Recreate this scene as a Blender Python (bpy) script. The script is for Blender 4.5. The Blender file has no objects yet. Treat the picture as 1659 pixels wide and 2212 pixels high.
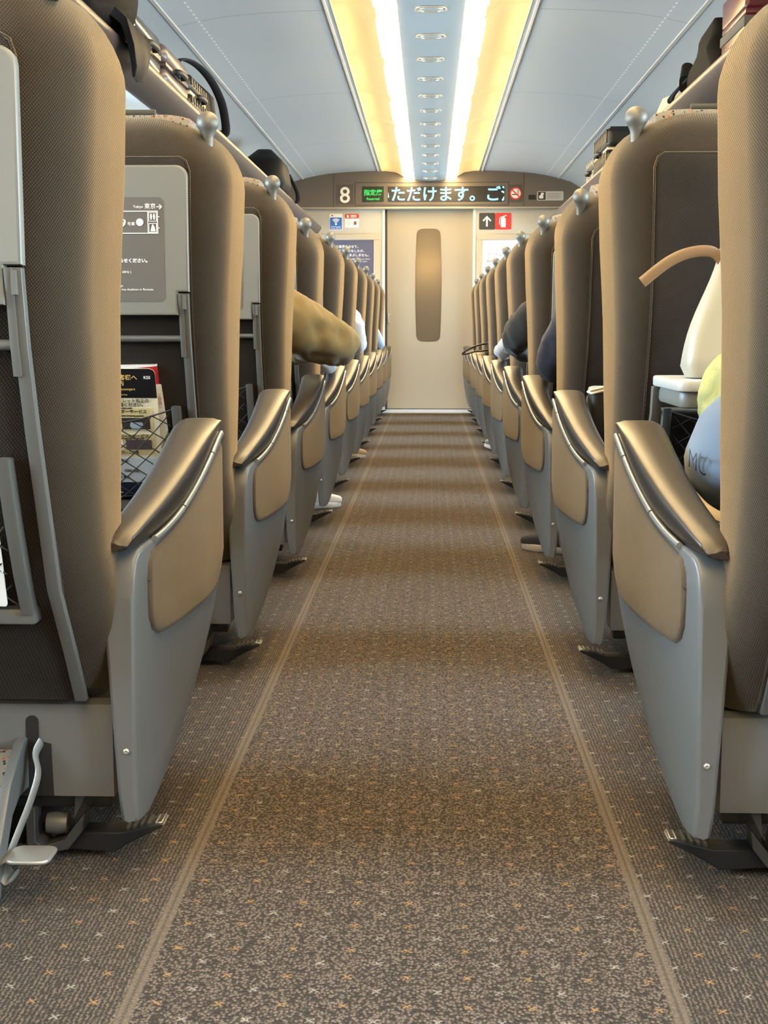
import bpy, bmesh, math, random
from math import sin, cos, pi, sqrt, radians, atan, floor
from mathutils import Vector, Matrix, noise
random.seed(7)
C = bpy.context.scene.collection
SC = bpy.context.scene

# ------------------------------------------------------------------ camera
CAM_H = 0.76
cam_d = bpy.data.cameras.new('camera'); cam = bpy.data.objects.new('camera', cam_d); C.objects.link(cam)
FPX = 3000.0
pitch = atan(394 / FPX); yaw = atan(98.5 / FPX * cos(pitch))
cam.location = (0, 0, CAM_H); cam.rotation_euler = (pi / 2 - pitch, 0, yaw)
cam_d.sensor_fit = 'HORIZONTAL'; cam_d.sensor_width = 36; cam_d.lens = 36 * FPX / 1659
cam_d.clip_start = 0.02
SC.camera = cam

# ------------------------------------------------------------------ world, exposure
SKY = 62.0
w = bpy.data.worlds.new('sky'); SC.world = w; w.use_nodes = True
nt = w.node_tree; nt.nodes.clear()
wo = nt.nodes.new('ShaderNodeOutputWorld'); bg = nt.nodes.new('ShaderNodeBackground')
tc = nt.nodes.new('ShaderNodeTexCoord'); sep = nt.nodes.new('ShaderNodeSeparateXYZ')
rp = nt.nodes.new('ShaderNodeValToRGB'); mr = nt.nodes.new('ShaderNodeMapRange')
nt.links.new(tc.outputs['Generated'], sep.inputs[0]); nt.links.new(sep.outputs['Z'], mr.inputs['Value'])
mr.inputs['From Min'].default_value = -0.3; mr.inputs['From Max'].default_value = 0.7
nt.links.new(mr.outputs[0], rp.inputs[0]); nt.links.new(rp.outputs[0], bg.inputs[0]); nt.links.new(bg.outputs[0], wo.inputs[0])
rp.color_ramp.elements[0].position = 0.0; rp.color_ramp.elements[0].color = (0.34, 0.42, 0.50, 1)
rp.color_ramp.elements[1].position = 1.0; rp.color_ramp.elements[1].color = (0.55, 0.76, 1.0, 1)
e = rp.color_ramp.elements.new(0.3); e.color = (0.42, 0.51, 0.60, 1)
e = rp.color_ramp.elements.new(0.36); e.color = (0.74, 0.87, 1.0, 1)
bg.inputs['Strength'].default_value = SKY
SC.view_settings.view_transform = 'Standard'
SC.view_settings.look = 'None'
SC.view_settings.gamma = 1
SC.view_settings.use_curve_mapping = False
SC.view_settings.exposure = 0.0
SC.cycles.use_denoising = True
SC.cycles.max_bounces = 10
SC.cycles.diffuse_bounces = 5
SC.cycles.sample_clamp_indirect = 8

Y_BACK, Y_END = -2.2, 13.25
WALL = 1.57
WIN_Z0, WIN_Z1 = 0.74, 1.46
for s in (-1, 1):
    ld = bpy.data.lights.new('window_portal', 'AREA'); ld.shape = 'RECTANGLE'
    ld.size = Y_END - Y_BACK; ld.size_y = WIN_Z1 - WIN_Z0 + 0.04
    ld.cycles.is_portal = True
    lo = bpy.data.objects.new('window_portal', ld); C.objects.link(lo)
    lo.location = (s * (WALL + 0.07), (Y_BACK + Y_END) / 2, (WIN_Z0 + WIN_Z1) / 2)
    # area light points along its -Z: aim to the inside
    lo.rotation_euler = Matrix(((0, 0, s), (1, 0, 0), (0, s, 0))).to_4x4().to_euler() if s > 0 else Matrix(((0, 0, -1), (1, 0, 0), (0, -1, 0))).to_euler()

LAMP_STRENGTH = 40.0

# ------------------------------------------------------------------ materials
def newmat(name):
    m = bpy.data.materials.new(name); m.use_nodes = True
    b = m.node_tree.nodes['Principled BSDF']
    return m, m.node_tree, b
def setp(b, **k):
    names = {'col': 'Base Color', 'rough': 'Roughness', 'metal': 'Metallic', 'spec': 'Specular IOR Level', 'sheen': 'Sheen Weight', 'coat': 'Coat Weight', 'trans': 'Transmission Weight'}
    for q, v in k.items():
        if q == 'col' and len(v) == 3: v = (*v, 1)
        b.inputs[names[q]].default_value = v
def plain(name, col, rough=0.5, metal=0.0, spec=0.5, bump=0.0, bscale=200, coat=0, vary=0.0, vscale=6):
    m, t, b = newmat(name); setp(b, col=col, rough=rough, metal=metal, spec=spec, coat=coat)
    if bump or vary:
        co = t.nodes.new('ShaderNodeTexCoord')
    if bump:
        n = t.nodes.new('ShaderNodeTexNoise'); n.inputs['Scale'].default_value = bscale; n.inputs['Detail'].default_value = 3
        bp = t.nodes.new('ShaderNodeBump'); bp.inputs['Strength'].default_value = bump; bp.inputs['Distance'].default_value = 0.001
        t.links.new(co.outputs['Object'], n.inputs['Vector']); t.links.new(n.outputs['Fac'], bp.inputs['Height']); t.links.new(bp.outputs[0], b.inputs['Normal'])
    if vary:
        n = t.nodes.new('ShaderNodeTexNoise'); n.inputs['Scale'].default_value = vscale; n.inputs['Detail'].default_value = 4
        mx = t.nodes.new('ShaderNodeMix'); mx.data_type = 'RGBA'
        mx.inputs[6].default_value = (*[c * (1 - vary) for c in col], 1); mx.inputs[7].default_value = (*[min(1, c * (1 + vary)) for c in col], 1)
        t.links.new(co.outputs['Object'], n.inputs['Vector']); t.links.new(n.outputs['Fac'], mx.inputs[0]); t.links.new(mx.outputs[2], b.inputs['Base Color'])
    return m
def emis(name, col, strength, base=(0.02, 0.02, 0.02)):
    m, t, b = newmat(name); setp(b, col=base, rough=0.4)
    b.inputs['Emission Color'].default_value = (*col, 1); b.inputs['Emission Strength'].default_value = strength
    return m
class NB:
    """tiny node-math helper"""
    def __init__(s, t): s.t = t
    def m(s, op, a, b=None, c=None, clamp=False):
        n = s.t.nodes.new('ShaderNodeMath'); n.operation = op; n.use_clamp = clamp
        for i, v in enumerate((a, b, c)):
            if v is None: continue
            if isinstance(v, (int, float)): n.inputs[i].default_value = v
            else: s.t.links.new(v, n.inputs[i])
        return n.outputs[0]
    def mix(s, f, a, b):
        n = s.t.nodes.new('ShaderNodeMix'); n.data_type = 'RGBA'
        if isinstance(f, (int, float)): n.inputs[0].default_value = f
        else: s.t.links.new(f, n.inputs[0])
        for i, v in ((6, a), (7, b)):
            if isinstance(v, tuple): n.inputs[i].default_value = (*v[:3], 1)
            else: s.t.links.new(v, n.inputs[i])
        return n.outputs[2]
    def noise(s, vec, scale, detail=3, rough=0.5, dist=0):
        n = s.t.nodes.new('ShaderNodeTexNoise'); n.inputs['Scale'].default_value = scale; n.inputs['Detail'].default_value = detail
        n.inputs['Roughness'].default_value = rough; n.inputs['Distortion'].default_value = dist
        if vec is not None: s.t.links.new(vec, n.inputs['Vector'])
        return n.outputs['Fac']
    def step(s, v, a, b):
        n = s.t.nodes.new('ShaderNodeMapRange'); n.interpolation_type = 'SMOOTHSTEP'
        s.t.links.new(v, n.inputs[0]); n.inputs[1].default_value = a; n.inputs[2].default_value = b
        n.inputs[3].default_value = 0; n.inputs[4].default_value = 1
        return n.outputs[0]
    def bump(s, h, b, strength=0.5, dist=0.002):
        n = s.t.nodes.new('ShaderNodeBump'); n.inputs['Strength'].default_value = strength; n.inputs['Distance'].default_value = dist
        s.t.links.new(h, n.inputs['Height']); s.t.links.new(n.outputs[0], b.inputs['Normal'])
    def xyz(s):
        c = s.t.nodes.new('ShaderNodeTexCoord'); q = s.t.nodes.new('ShaderNodeSeparateXYZ'); s.t.links.new(c.outputs['Object'], q.inputs[0])
        return c.outputs['Object'], q.outputs[0], q.outputs[1], q.outputs[2]

def weave(name, dark, light, period=0.0048, sheen=0.25, rough=0.9, amount=1.0):
    m, t, b = newmat(name); n = NB(t); vec, x, y, z = n.xyz()
    warp = n.m('MULTIPLY', n.noise(vec, 9, 2), 0.012)
    u = n.m('ADD', n.m('SUBTRACT', y, n.m('ABSOLUTE', x)), warp); v = n.m('ADD', z, n.m('MULTIPLY', y, 0.35))
    k = pi / period
    a = n.m('ABSOLUTE', n.m('SINE', n.m('MULTIPLY', n.m('ADD', u, v), k)))
    c = n.m('ABSOLUTE', n.m('SINE', n.m('MULTIPLY', n.m('SUBTRACT', u, v), k)))
    dot = n.m('MULTIPLY', a, c)
    fac = n.step(dot, 0.25, 0.85)
    big = n.step(n.noise(vec, 5, 4, 0.6), 0.3, 0.75)
    fine = n.noise(vec, 700, 2)
    f2 = n.m('MULTIPLY', n.m('ADD', fac, n.m('MULTIPLY', n.m('SUBTRACT', fine, 0.5), 0.5)), amount, clamp=True)
    col = n.mix(f2, dark, light)
    col2 = n.mix(n.m('MULTIPLY', big, 0.35), col, tuple(q * 1.12 for q in light))
    t.links.new(col2, b.inputs['Base Color'])
    setp(b, rough=rough, spec=0.15, sheen=sheen)
    b.inputs['Sheen Roughness'].default_value = 0.38; b.inputs['Sheen Tint'].default_value = (1, 0.81, 0.55, 1)
    n.bump(n.m('ADD', dot, n.m('MULTIPLY', fine, 0.4)), b, 0.35, 0.0015)
    return m

M = {}
M['fabric'] = weave('brown_woven_moquette', (0.014, 0.0105, 0.0078), (0.049, 0.0365, 0.0255), sheen=0.52)
M['fabric_dark'] = weave('dark_brown_woven_moquette', (0.014, 0.012, 0.011), (0.042, 0.035, 0.030), sheen=0.02)
M['fabric_pale'] = weave('tan_ribbed_moquette', (0.048, 0.036, 0.025), (0.108, 0.082, 0.058), period=0.0034, sheen=0.22)
M['shell'] = plain('grey_moulded_plastic', (0.105, 0.104, 0.101), 0.38, spec=0.5, bump=0.05, bscale=900)
M['metal_grey'] = plain('grey_painted_metal', (0.125, 0.124, 0.116), 0.36, metal=0.25)
M['tray'] = plain('grey_green_tray_plastic', (0.160, 0.158, 0.142), 0.42, bump=0.05, bscale=900)
M['tray_white'] = plain('pale_grey_tray_top', (0.42, 0.42, 0.40), 0.4)
M['notice'] = plain('taupe_notice_print', (0.10, 0.09, 0.082), 0.5)
M['white_ink'] = plain('white_print', (0.85, 0.84, 0.80), 0.5)
M['leather'] = plain('dark_brown_leather', (0.022, 0.015, 0.010), 0.40, spec=0.55, bump=0.10, bscale=320, coat=0.0)
M['chrome'] = plain('satin_chrome_trim', (0.42, 0.42, 0.40), 0.30, metal=0.8)
M['satin'] = plain('satin_alloy', (0.50, 0.49, 0.46), 0.36, metal=0.7)
M['grip'] = plain('champagne_grey_grip', (0.135, 0.125, 0.105), 0.50, metal=0.35)
M['black'] = plain('black_plastic', (0.012, 0.012, 0.013), 0.45)
M['dark_metal'] = plain('dark_grey_metal', (0.07, 0.072, 0.076), 0.4, metal=0.4)
M['cord'] = plain('black_elastic_cord', (0.016, 0.016, 0.018), 0.7)
M['ceiling'] = None
M['rack'] = plain('mauve_brown_rack_edge', (0.055, 0.039, 0.036), 0.36, spec=0.5)
M['rack_under'] = plain('white_rack_underside', (0.80, 0.82, 0.82), 0.35)
M['wall'] = plain('cream_wall_panel', (0.47, 0.445, 0.39), 0.45)
M['wall_side'] = plain('warm_white_side_panel', (0.60, 0.59, 0.56), 0.45)
M['header'] = plain('taupe_header_panel', (0.135, 0.112, 0.095), 0.42)
M['header_dark'] = plain('dark_taupe_inset', (0.085, 0.072, 0.062), 0.42)
M['door'] = plain('beige_door_laminate', (0.34, 0.30, 0.24), 0.35, vary=0.03)
M['rubber'] = plain('black_rubber_seal', (0.02, 0.02, 0.02), 0.6)
M['frame'] = plain('beige_frame', (0.44, 0.385, 0.30), 0.4)
M['white_trim'] = plain('white_trim', (0.60, 0.59, 0.56), 0.35)
M['skin'] = plain('skin', (0.52, 0.33, 0.24), 0.5)
M['hair'] = plain('black_hair', (0.012, 0.010, 0.009), 0.55)
M['sill'] = plain('brushed_sill_metal', (0.46, 0.50, 0.56), 0.32, metal=0.35)  # pale bluish base colour stands in for daylight reflected in the metal

# carpet
def carpet_mat():
    m, t, b = newmat('patterned_carpet'); n = NB(t); vec, x, y, z = n.xyz()
    a = 0.0712; x0, y0 = -0.0945, 1.557
    wx = n.m('ADD', n.m('MULTIPLY', n.m('SUBTRACT', n.noise(vec, 60, 2), 0.5), 0.006), n.m('MULTIPLY', n.m('SUBTRACT', n.noise(vec, 420, 2), 0.5), 0.0045))
    wy = n.m('ADD', n.m('MULTIPLY', n.m('SUBTRACT', n.noise(vec, 47, 2, 0.6), 0.5), 0.006), n.m('MULTIPLY', n.m('SUBTRACT', n.noise(vec, 380, 2), 0.5), 0.0045))
    xx = n.m('ADD', x, wx); yy = n.m('ADD', y, wy)
    u = n.m('DIVIDE', n.m('SUBTRACT', xx, x0), a); v = n.m('DIVIDE', n.m('SUBTRACT', yy, y0), a)
    def motif(off):
        fu = n.m('ABSOLUTE', n.m('SUBTRACT', n.m('FRACT', n.m('ADD', u, 0.5 + off)), 0.5))
        fv = n.m('ABSOLUTE', n.m('SUBTRACT', n.m('FRACT', n.m('ADD', v, 0.5 + off)), 0.5))
        d = n.m('ABSOLUTE', n.m('SUBTRACT', fu, fv)); mx = n.m('MAXIMUM', fu, fv)
        return n.m('MULTIPLY', n.m('SUBTRACT', 1.0, n.step(d, 0.012, 0.034)), n.m('SUBTRACT', 1.0, n.step(mx, 0.062, 0.088)))
    mo, mw = motif(0.0), motif(0.5)
    def diag(expr):
        return n.m('ABSOLUTE', n.m('SUBTRACT', n.m('FRACT', n.m('ADD', expr, 0.5)), 0.5))
    wob = n.m('MULTIPLY', n.m('SUBTRACT', n.noise(vec, 26, 3), 0.5), 0.30)
    l1 = diag(n.m('ADD', n.m('ADD', u, v), wob)); l2 = diag(n.m('ADD', n.m('SUBTRACT', u, v), wob))
    gate = n.step(n.noise(vec, 11, 2), 0.42, 0.62)
    line = n.m('MULTIPLY', n.m('SUBTRACT', 1.0, n.step(n.m('MINIMUM', l1, l2), 0.012, 0.05)), gate)
    # loop pile: small curly loops, drawn into lengthwise ribs beside the runner
    mp = t.nodes.new('ShaderNodeMapping'); t.links.new(vec, mp.inputs[0]); mp.inputs['Scale'].default_value = (1.0, 0.72, 1.0)
    loops = n.noise(mp.outputs[0], 420, 3, 0.65, 0.8)
    vo = t.nodes.new('ShaderNodeTexVoronoi'); vo.inputs['Scale'].default_value = 245; vo.inputs['Randomness'].default_value = 0.85; t.links.new(mp.outputs[0], vo.inputs['Vector'])
    ribs = n.m('MULTIPLY', n.m('ADD', n.m('SINE', n.m('ADD', n.m('MULTIPLY', x, 2 * pi / 0.0058), n.m('MULTIPLY', n.noise(vec, 130, 3), 7))), 1.0), 0.5)
    ax = n.m('ABSOLUTE', n.m('ADD', x, 0.0275))
    outside = n.step(ax, 0.308, 0.316)
    cell = n.m('SUBTRACT', 1.0, n.m('MULTIPLY', vo.outputs['Distance'], 1.15))
    pile = n.m('ADD', n.m('MULTIPLY', loops, 0.55), n.m('MULTIPLY', cell, 0.45))
    pile2 = n.m('ADD', n.m('MULTIPLY', pile, n.m('SUBTRACT', 1.0, n.m('MULTIPLY', outside, 0.30))), n.m('MULTIPLY', n.m('MULTIPLY', ribs, outside), 0.24))
    base = n.mix(n.step(pile2, 0.36, 0.66), (0.015, 0.0115, 0.0096), (0.148, 0.114, 0.092))
    base = n.mix(n.m('MULTIPLY', outside, 0.25), base, (0.034, 0.030, 0.027))
    base = n.mix(n.m('MULTIPLY', line, 0.62), base, (0.009, 0.0075, 0.0065))
    edge = n.m('SUBTRACT', 1.0, n.step(n.m('ABSOLUTE', n.m('SUBTRACT', ax, 0.311)), 0.0072, 0.0105))
    mid = n.m('SUBTRACT', 1.0, n.step(n.m('ABSOLUTE', n.m('SUBTRACT', ax, 0.311)), 0.0008, 0.0028))
    keep = n.m('SUBTRACT', 1.0, edge)
    base = n.mix(n.m('MULTIPLY', n.m('MULTIPLY', mo, keep), n.step(loops, 0.25, 0.6)), base, (0.29, 0.165, 0.06))
    base = n.mix(n.m('MULTIPLY', n.m('MULTIPLY', mw, keep), n.step(loops, 0.25, 0.6)), base, (0.26, 0.24, 0.212))
    base = n.mix(n.m('MULTIPLY', edge, 0.8), base, n.mix(loops, (0.060, 0.046, 0.035), (0.175, 0.137, 0.104)))
    base = n.mix(n.m('MULTIPLY', mid, 0.6), base, (0.032, 0.025, 0.02))
    t.links.new(base, b.inputs['Base Color']); setp(b, rough=0.95, spec=0.1, sheen=0.10)
    b.inputs['Sheen Tint'].default_value = (1, 0.86, 0.72, 1)
    n.bump(n.m('ADD', pile2, n.m('MULTIPLY', n.m('ADD', mo, mw), 0.2)), b, 0.8, 0.004)
    return m
M['carpet'] = carpet_mat()

def ceiling_mat():
    m, t, b = newmat('pale_blue_grey_ceiling_panel'); n = NB(t); vec, x, y, z = n.xyz()
    sy = n.m('DIVIDE', n.m('SUBTRACT', y, 6.65), 2.25)
    d = n.m('ABSOLUTE', n.m('SUBTRACT', n.m('FRACT', n.m('ADD', sy, 0.5)), 0.5))
    seam = n.m('SUBTRACT', 1.0, n.step(d, 0.0012, 0.0028))
    ax = n.m('ABSOLUTE', x)
    dots = n.m('MULTIPLY', n.m('SUBTRACT', 1.0, n.step(n.m('ABSOLUTE', n.m('SUBTRACT', ax, 1.075)), 0.004, 0.006)),
               n.step(n.m('FRACT', n.m('DIVIDE', y, 0.075)), 0.45, 0.5))
    tex = n.noise(vec, 600, 2)
    base = n.mix(tex, (0.505, 0.54, 0.575), (0.535, 0.57, 0.605))
    base = n.mix(n.m('MULTIPLY', seam, 0.7), base, (0.2, 0.21, 0.22))
    base = n.mix(n.m('MULTIPLY', dots, 0.8), base, (0.9, 0.9, 0.9))
    t.links.new(base, b.inputs['Base Color']); setp(b, rough=0.42, spec=0.4)
    return m
M['ceiling'] = ceiling_mat()
M['ceiling_side'] = plain('blue_grey_ceiling_cove', (0.42, 0.46, 0.49), 0.45)
M['ceiling_mid'] = plain('blue_grey_glossy_centre_panel', (0.36, 0.43, 0.47), 0.28, spec=0.5)
M['vent'] = plain('cream_vent_ring', (0.90, 0.82, 0.70), 0.25, metal=0.6)
M['groove'] = plain('dark_groove', (0.06, 0.065, 0.07), 0.6)
M['reflector'] = emis('cream_reflector_added_glow', (1.0, 0.66, 0.22), 0.45, (0.85, 0.66, 0.30))  # emission added so the reflector glows beyond the lamp light it bounces
M['lamp'] = emis('warm_lamp_tube_cover', (1.0, 0.71, 0.335), LAMP_STRENGTH, (0.8, 0.7, 0.5))
def glass_mat():
    m, t, b = newmat('window_glass'); t.nodes.remove(b)
    o = t.nodes['Material Output']; tr = t.nodes.new('ShaderNodeBsdfTransparent'); gl = t.nodes.new('ShaderNodeBsdfGlossy'); mx = t.nodes.new('ShaderNodeMixShader'); fr = t.nodes.new('ShaderNodeFresnel')
    gl.inputs['Roughness'].default_value = 0.02; tr.inputs[0].default_value = (0.93, 0.97, 0.96, 1); fr.inputs[0].default_value = 1.4
    t.links.new(fr.outputs[0], mx.inputs[0]); t.links.new(tr.outputs[0], mx.inputs[1]); t.links.new(gl.outputs[0], mx.inputs[2]); t.links.new(mx.outputs[0], o.inputs[0])
    return m
M['glass'] = glass_mat()
def frosted_mat():
    m, t, b = newmat('frosted_glass'); t.nodes.remove(b)
    o = t.nodes['Material Output']; tr = t.nodes.new('ShaderNodeBsdfTranslucent'); df = t.nodes.new('ShaderNodeBsdfPrincipled'); mx = t.nodes.new('ShaderNodeMixShader')
    tr.inputs[0].default_value = (0.85, 0.72, 0.5, 1); df.inputs['Base Color'].default_value = (0.15, 0.12, 0.09, 1); df.inputs['Roughness'].default_value = 0.25
    mx.inputs[0].default_value = 0.6
    t.links.new(tr.outputs[0], mx.inputs[1]); t.links.new(df.outputs[0], mx.inputs[2]); t.links.new(mx.outputs[0], o.inputs[0])
    return m
M['frosted'] = frosted_mat()

# ------------------------------------------------------------------ mesh helpers
def link(name, me, mat=None, parent=None, loc=(0, 0, 0)):
    o = bpy.data.objects.new(name, me); C.objects.link(o); o.location = loc
    if mat is not None:
        me.materials.clear(); me.materials.append(M[mat] if isinstance(mat, str) else mat)
    if parent is not None: o.parent = parent
    return o
def finish(bm, smooth=40):
    bmesh.ops.remove_doubles(bm, verts=bm.verts, dist=1e-6)
    bmesh.ops.recalc_face_normals(bm, faces=bm.faces)
    me = bpy.data.meshes.new('m'); bm.to_mesh(me); bm.free()
    if smooth:
        me.shade_smooth(); me.set_sharp_from_angle(angle=radians(smooth))
        for p in me.polygons:
            if len(p.vertices) > 4: p.use_smooth = False
    return me
def tag(o, label=None, cat=None, group=None, kind=None):
    if label: o['label'] = label
    if cat: o['category'] = cat
    if group: o['group'] = group
    if kind: o['kind'] = kind
    return o
def empty(name, label, cat, loc=(0, 0, 0), group=None, rz=0):
    o = bpy.data.objects.new(name, None); C.objects.link(o); o.location = loc; o.rotation_euler[2] = rz; o.empty_display_size = 0.05
    return tag(o, label, cat, group)
def copy_tree(o, parent=None):
    c = o.copy(); C.objects.link(c)
    if parent is not None: c.parent = parent
    for ch in list(o.children): copy_tree(ch, c)
    return c
def loft(bm, rings, cap=True):
    vs = [[bm.verts.new(p) for p in r] for r in rings]; n = len(rings[0])
    for a, b in zip(vs, vs[1:]):
        for i in range(n):
            j = (i + 1) % n
            try: bm.faces.new((a[i], a[j], b[j], b[i]))
            except ValueError: pass
    if cap:
        for r in (vs[0], vs[-1]):
            try: bm.faces.new(r)
            except ValueError: pass
def rrect(a0, a1, b0, b1, r, n=4):
    """rounded rectangle as (a,b); r one radius or four (a0b0, a1b0, a1b1, a0b1)"""
    if isinstance(r, (int, float)): r = (r,) * 4
    mxr = max(1e-5, min(a1 - a0, b1 - b0) / 2 - 1e-5)
    out = []
    for (cx, cy, st, q) in ((a0, b0, pi, r[0]), (a1, b0, 1.5 * pi, r[1]), (a1, b1, 0, r[2]), (a0, b1, 0.5 * pi, r[3])):
        q = max(1e-5, min(q, mxr))
        ccx = cx + (q if cx == a0 else -q); ccy = cy + (q if cy == b0 else -q)
        for i in range(n + 1):
            t = st + (pi / 2) * i / n
            out.append((ccx + q * cos(t), ccy + q * sin(t)))
    return out
def box(bm, x0, x1, y0, y1, z0, z1, bev=0.0, seg=2):
    r = bmesh.ops.create_cube(bm, size=1); vs = r['verts']
    for v in vs:
        v.co = ((x0 + x1) / 2 + v.co.x * (x1 - x0), (y0 + y1) / 2 + v.co.y * (y1 - y0), (z0 + z1) / 2 + v.co.z * (z1 - z0))
    if bev:
        es = list({e for v in vs for e in v.link_edges})
        bmesh.ops.bevel(bm, geom=es, offset=bev, segments=seg, affect='EDGES', profile=0.5)
def mbox(x0, x1, y0, y1, z0, z1, bev=0.0, seg=2):
    bm = bmesh.new(); box(bm, min(x0, x1), max(x0, x1), min(y0, y1), max(y0, y1), z0, z1, bev, seg); return finish(bm)
def prism(bm, poly, axis, d0, d1, bev=0.0):
    """extrude a 2D polygon; axis 'x': poly=(y,z), 'y': poly=(x,z), 'z': poly=(x,y)"""
    def p(a, b, d): return {'x': (d, a, b), 'y': (a, d, b), 'z': (a, b, d)}[axis]
    v0 = [bm.verts.new(p(a, b, d0)) for a, b in poly]; v1 = [bm.verts.new(p(a, b, d1)) for a, b in poly]
    fs = [bm.faces.new(v0), bm.faces.new(v1)]
    n = len(poly)
    for i in range(n): fs.append(bm.faces.new((v0[i], v0[(i + 1) % n], v1[(i + 1) % n], v1[i])))
    if bev:
        es = list({e for f in fs[:2] for e in f.edges})
        bmesh.ops.recalc_face_normals(bm, faces=fs)
        bmesh.ops.bevel(bm, geom=es, offset=bev, segments=2, affect='EDGES', profile=0.5)
def mprism(poly, axis, d0, d1, bev=0.0, smooth=40):
    bm = bmesh.new(); prism(bm, poly, axis, d0, d1, bev); return finish(bm, smooth)
def tube(bm, pts, r, n=8, cap=True, flat=None):
    """tube along a polyline; r number or list; flat=(ra, rb) makes an oval strap"""
    pts = [Vector(p) for p in pts]; rings = []
    up = Vector((0, 0, 1)); prev = None
    for i, p in enumerate(pts):
        t = (pts[min(i + 1, len(pts) - 1)] - pts[max(i - 1, 0)]).normalized()
        if prev is None:
            a = t.cross(up)
            if a.length < 1e-3: a = t.cross(Vector((1, 0, 0)))
        else:
            a = prev - t * prev.dot(t)
        a.normalize(); b = t.cross(a); prev = a
        rr = r[i] if isinstance(r, (list, tuple)) else r
        ra, rb = (rr, rr) if flat is None else (flat[0] * rr, flat[1] * rr)
        rings.append([p + a * ra * cos(2 * pi * k / n) + b * rb * sin(2 * pi * k / n) for k in range(n)])
    loft(bm, rings, cap)
def mtube(pts, r, n=8, flat=None):
    bm = bmesh.new(); tube(bm, pts, r, n, True, flat); return finish(bm, 60)
def smooth_path(pts, k=6):
    pts = [Vector(p) for p in pts]; out = []
    for i in range(len(pts) - 1):
        p0, p1, p2, p3 = pts[max(i - 1, 0)], pts[i], pts[i + 1], pts[min(i + 2, len(pts) - 1)]
        for j in range(k):
            t = j / k
            out.append(0.5 * ((2 * p1) + (p2 - p0) * t + (2 * p0 - 5 * p1 + 4 * p2 - p3) * t * t + (3 * p1 - p0 - 3 * p2 + p3) * t ** 3))
    out.append(pts[-1]); return out
def lathe(bm, prof, n=20, c=(0, 0, 0)):
    """profile of (r,z) turned about Z"""
    rings = [[(c[0] + r * cos(2 * pi * k / n), c[1] + r * sin(2 * pi * k / n), c[2] + z) for k in range(n)] for r, z in prof]
    loft(bm, rings)
def lerp(tab, x):
    if x <= tab[0][0]: return tab[0][1]
    for (a, va), (b, vb) in zip(tab, tab[1:]):
        if x <= b: return va + (vb - va) * (x - a) / (b - a)
    return tab[-1][1]
def hermite(tab, x):
    """smooth monotone-ish interpolation of a table"""
    if x <= tab[0][0]: return tab[0][1]
    if x >= tab[-1][0]: return tab[-1][1]
    n = len(tab)
    def slope(i):
        if i == 0: return (tab[1][1] - tab[0][1]) / (tab[1][0] - tab[0][0])
        if i == n - 1: return (tab[-1][1] - tab[-2][1]) / (tab[-1][0] - tab[-2][0])
        return (tab[i + 1][1] - tab[i - 1][1]) / (tab[i + 1][0] - tab[i - 1][0])
    for i in range(n - 1):
        if x <= tab[i + 1][0]:
            h = tab[i + 1][0] - tab[i][0]; t = (x - tab[i][0]) / h
            return ((2 * t ** 3 - 3 * t * t + 1) * tab[i][1] + (t ** 3 - 2 * t * t + t) * h * slope(i) + (-2 * t ** 3 + 3 * t * t) * tab[i + 1][1] + (t ** 3 - t * t) * h * slope(i + 1))
def text_me(body, size, align='LEFT', thick=0.0004, bold=0.0, clip=None, spacing=1.0, line=1.0):
    """lettering facing -Y in the XZ plane, origin at the first baseline"""
    cu = bpy.data.curves.new('t', 'FONT'); cu.body = body; cu.size = size; cu.align_x = align; cu.extrude = thick; cu.offset = bold; cu.resolution_u = 3
    cu.space_character = spacing; cu.space_line = line
    o = bpy.data.objects.new('t', cu); C.objects.link(o)
    dg = bpy.context.evaluated_depsgraph_get(); me = bpy.data.meshes.new_from_object(o.evaluated_get(dg))
    bpy.data.objects.remove(o); bpy.data.curves.remove(cu)
    bm = bmesh.new(); bm.from_mesh(me); bpy.data.meshes.remove(me)
    for v in bm.verts: v.co = (v.co.x, -v.co.z, v.co.y)
    if clip:
        for x, nx in ((clip[0], -1), (clip[1], 1)):
            bmesh.ops.bisect_plane(bm, geom=bm.verts[:] + bm.edges[:] + bm.faces[:], plane_co=(x, 0, 0), plane_no=(nx, 0, 0), clear_outer=True)
    me = bpy.data.meshes.new('t'); bm.to_mesh(me); bm.free()
    return me
def join_me(items):
    """merge several meshes with offsets into one"""
    bm = bmesh.new()
    for me, off in items:
        b2 = bmesh.new(); b2.from_mesh(me)
        for v in b2.verts: v.co = v.co + Vector(off)
        tmp = bpy.data.meshes.new('x'); b2.to_mesh(tmp); b2.free(); bm.from_mesh(tmp); bpy.data.meshes.remove(tmp)
    me = bpy.data.meshes.new('j'); bm.to_mesh(me); bm.free(); return me
def rpoly(x0, x1, z0, z1, r, n=5): return rrect(x0, x1, z0, z1, r, n)

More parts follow.
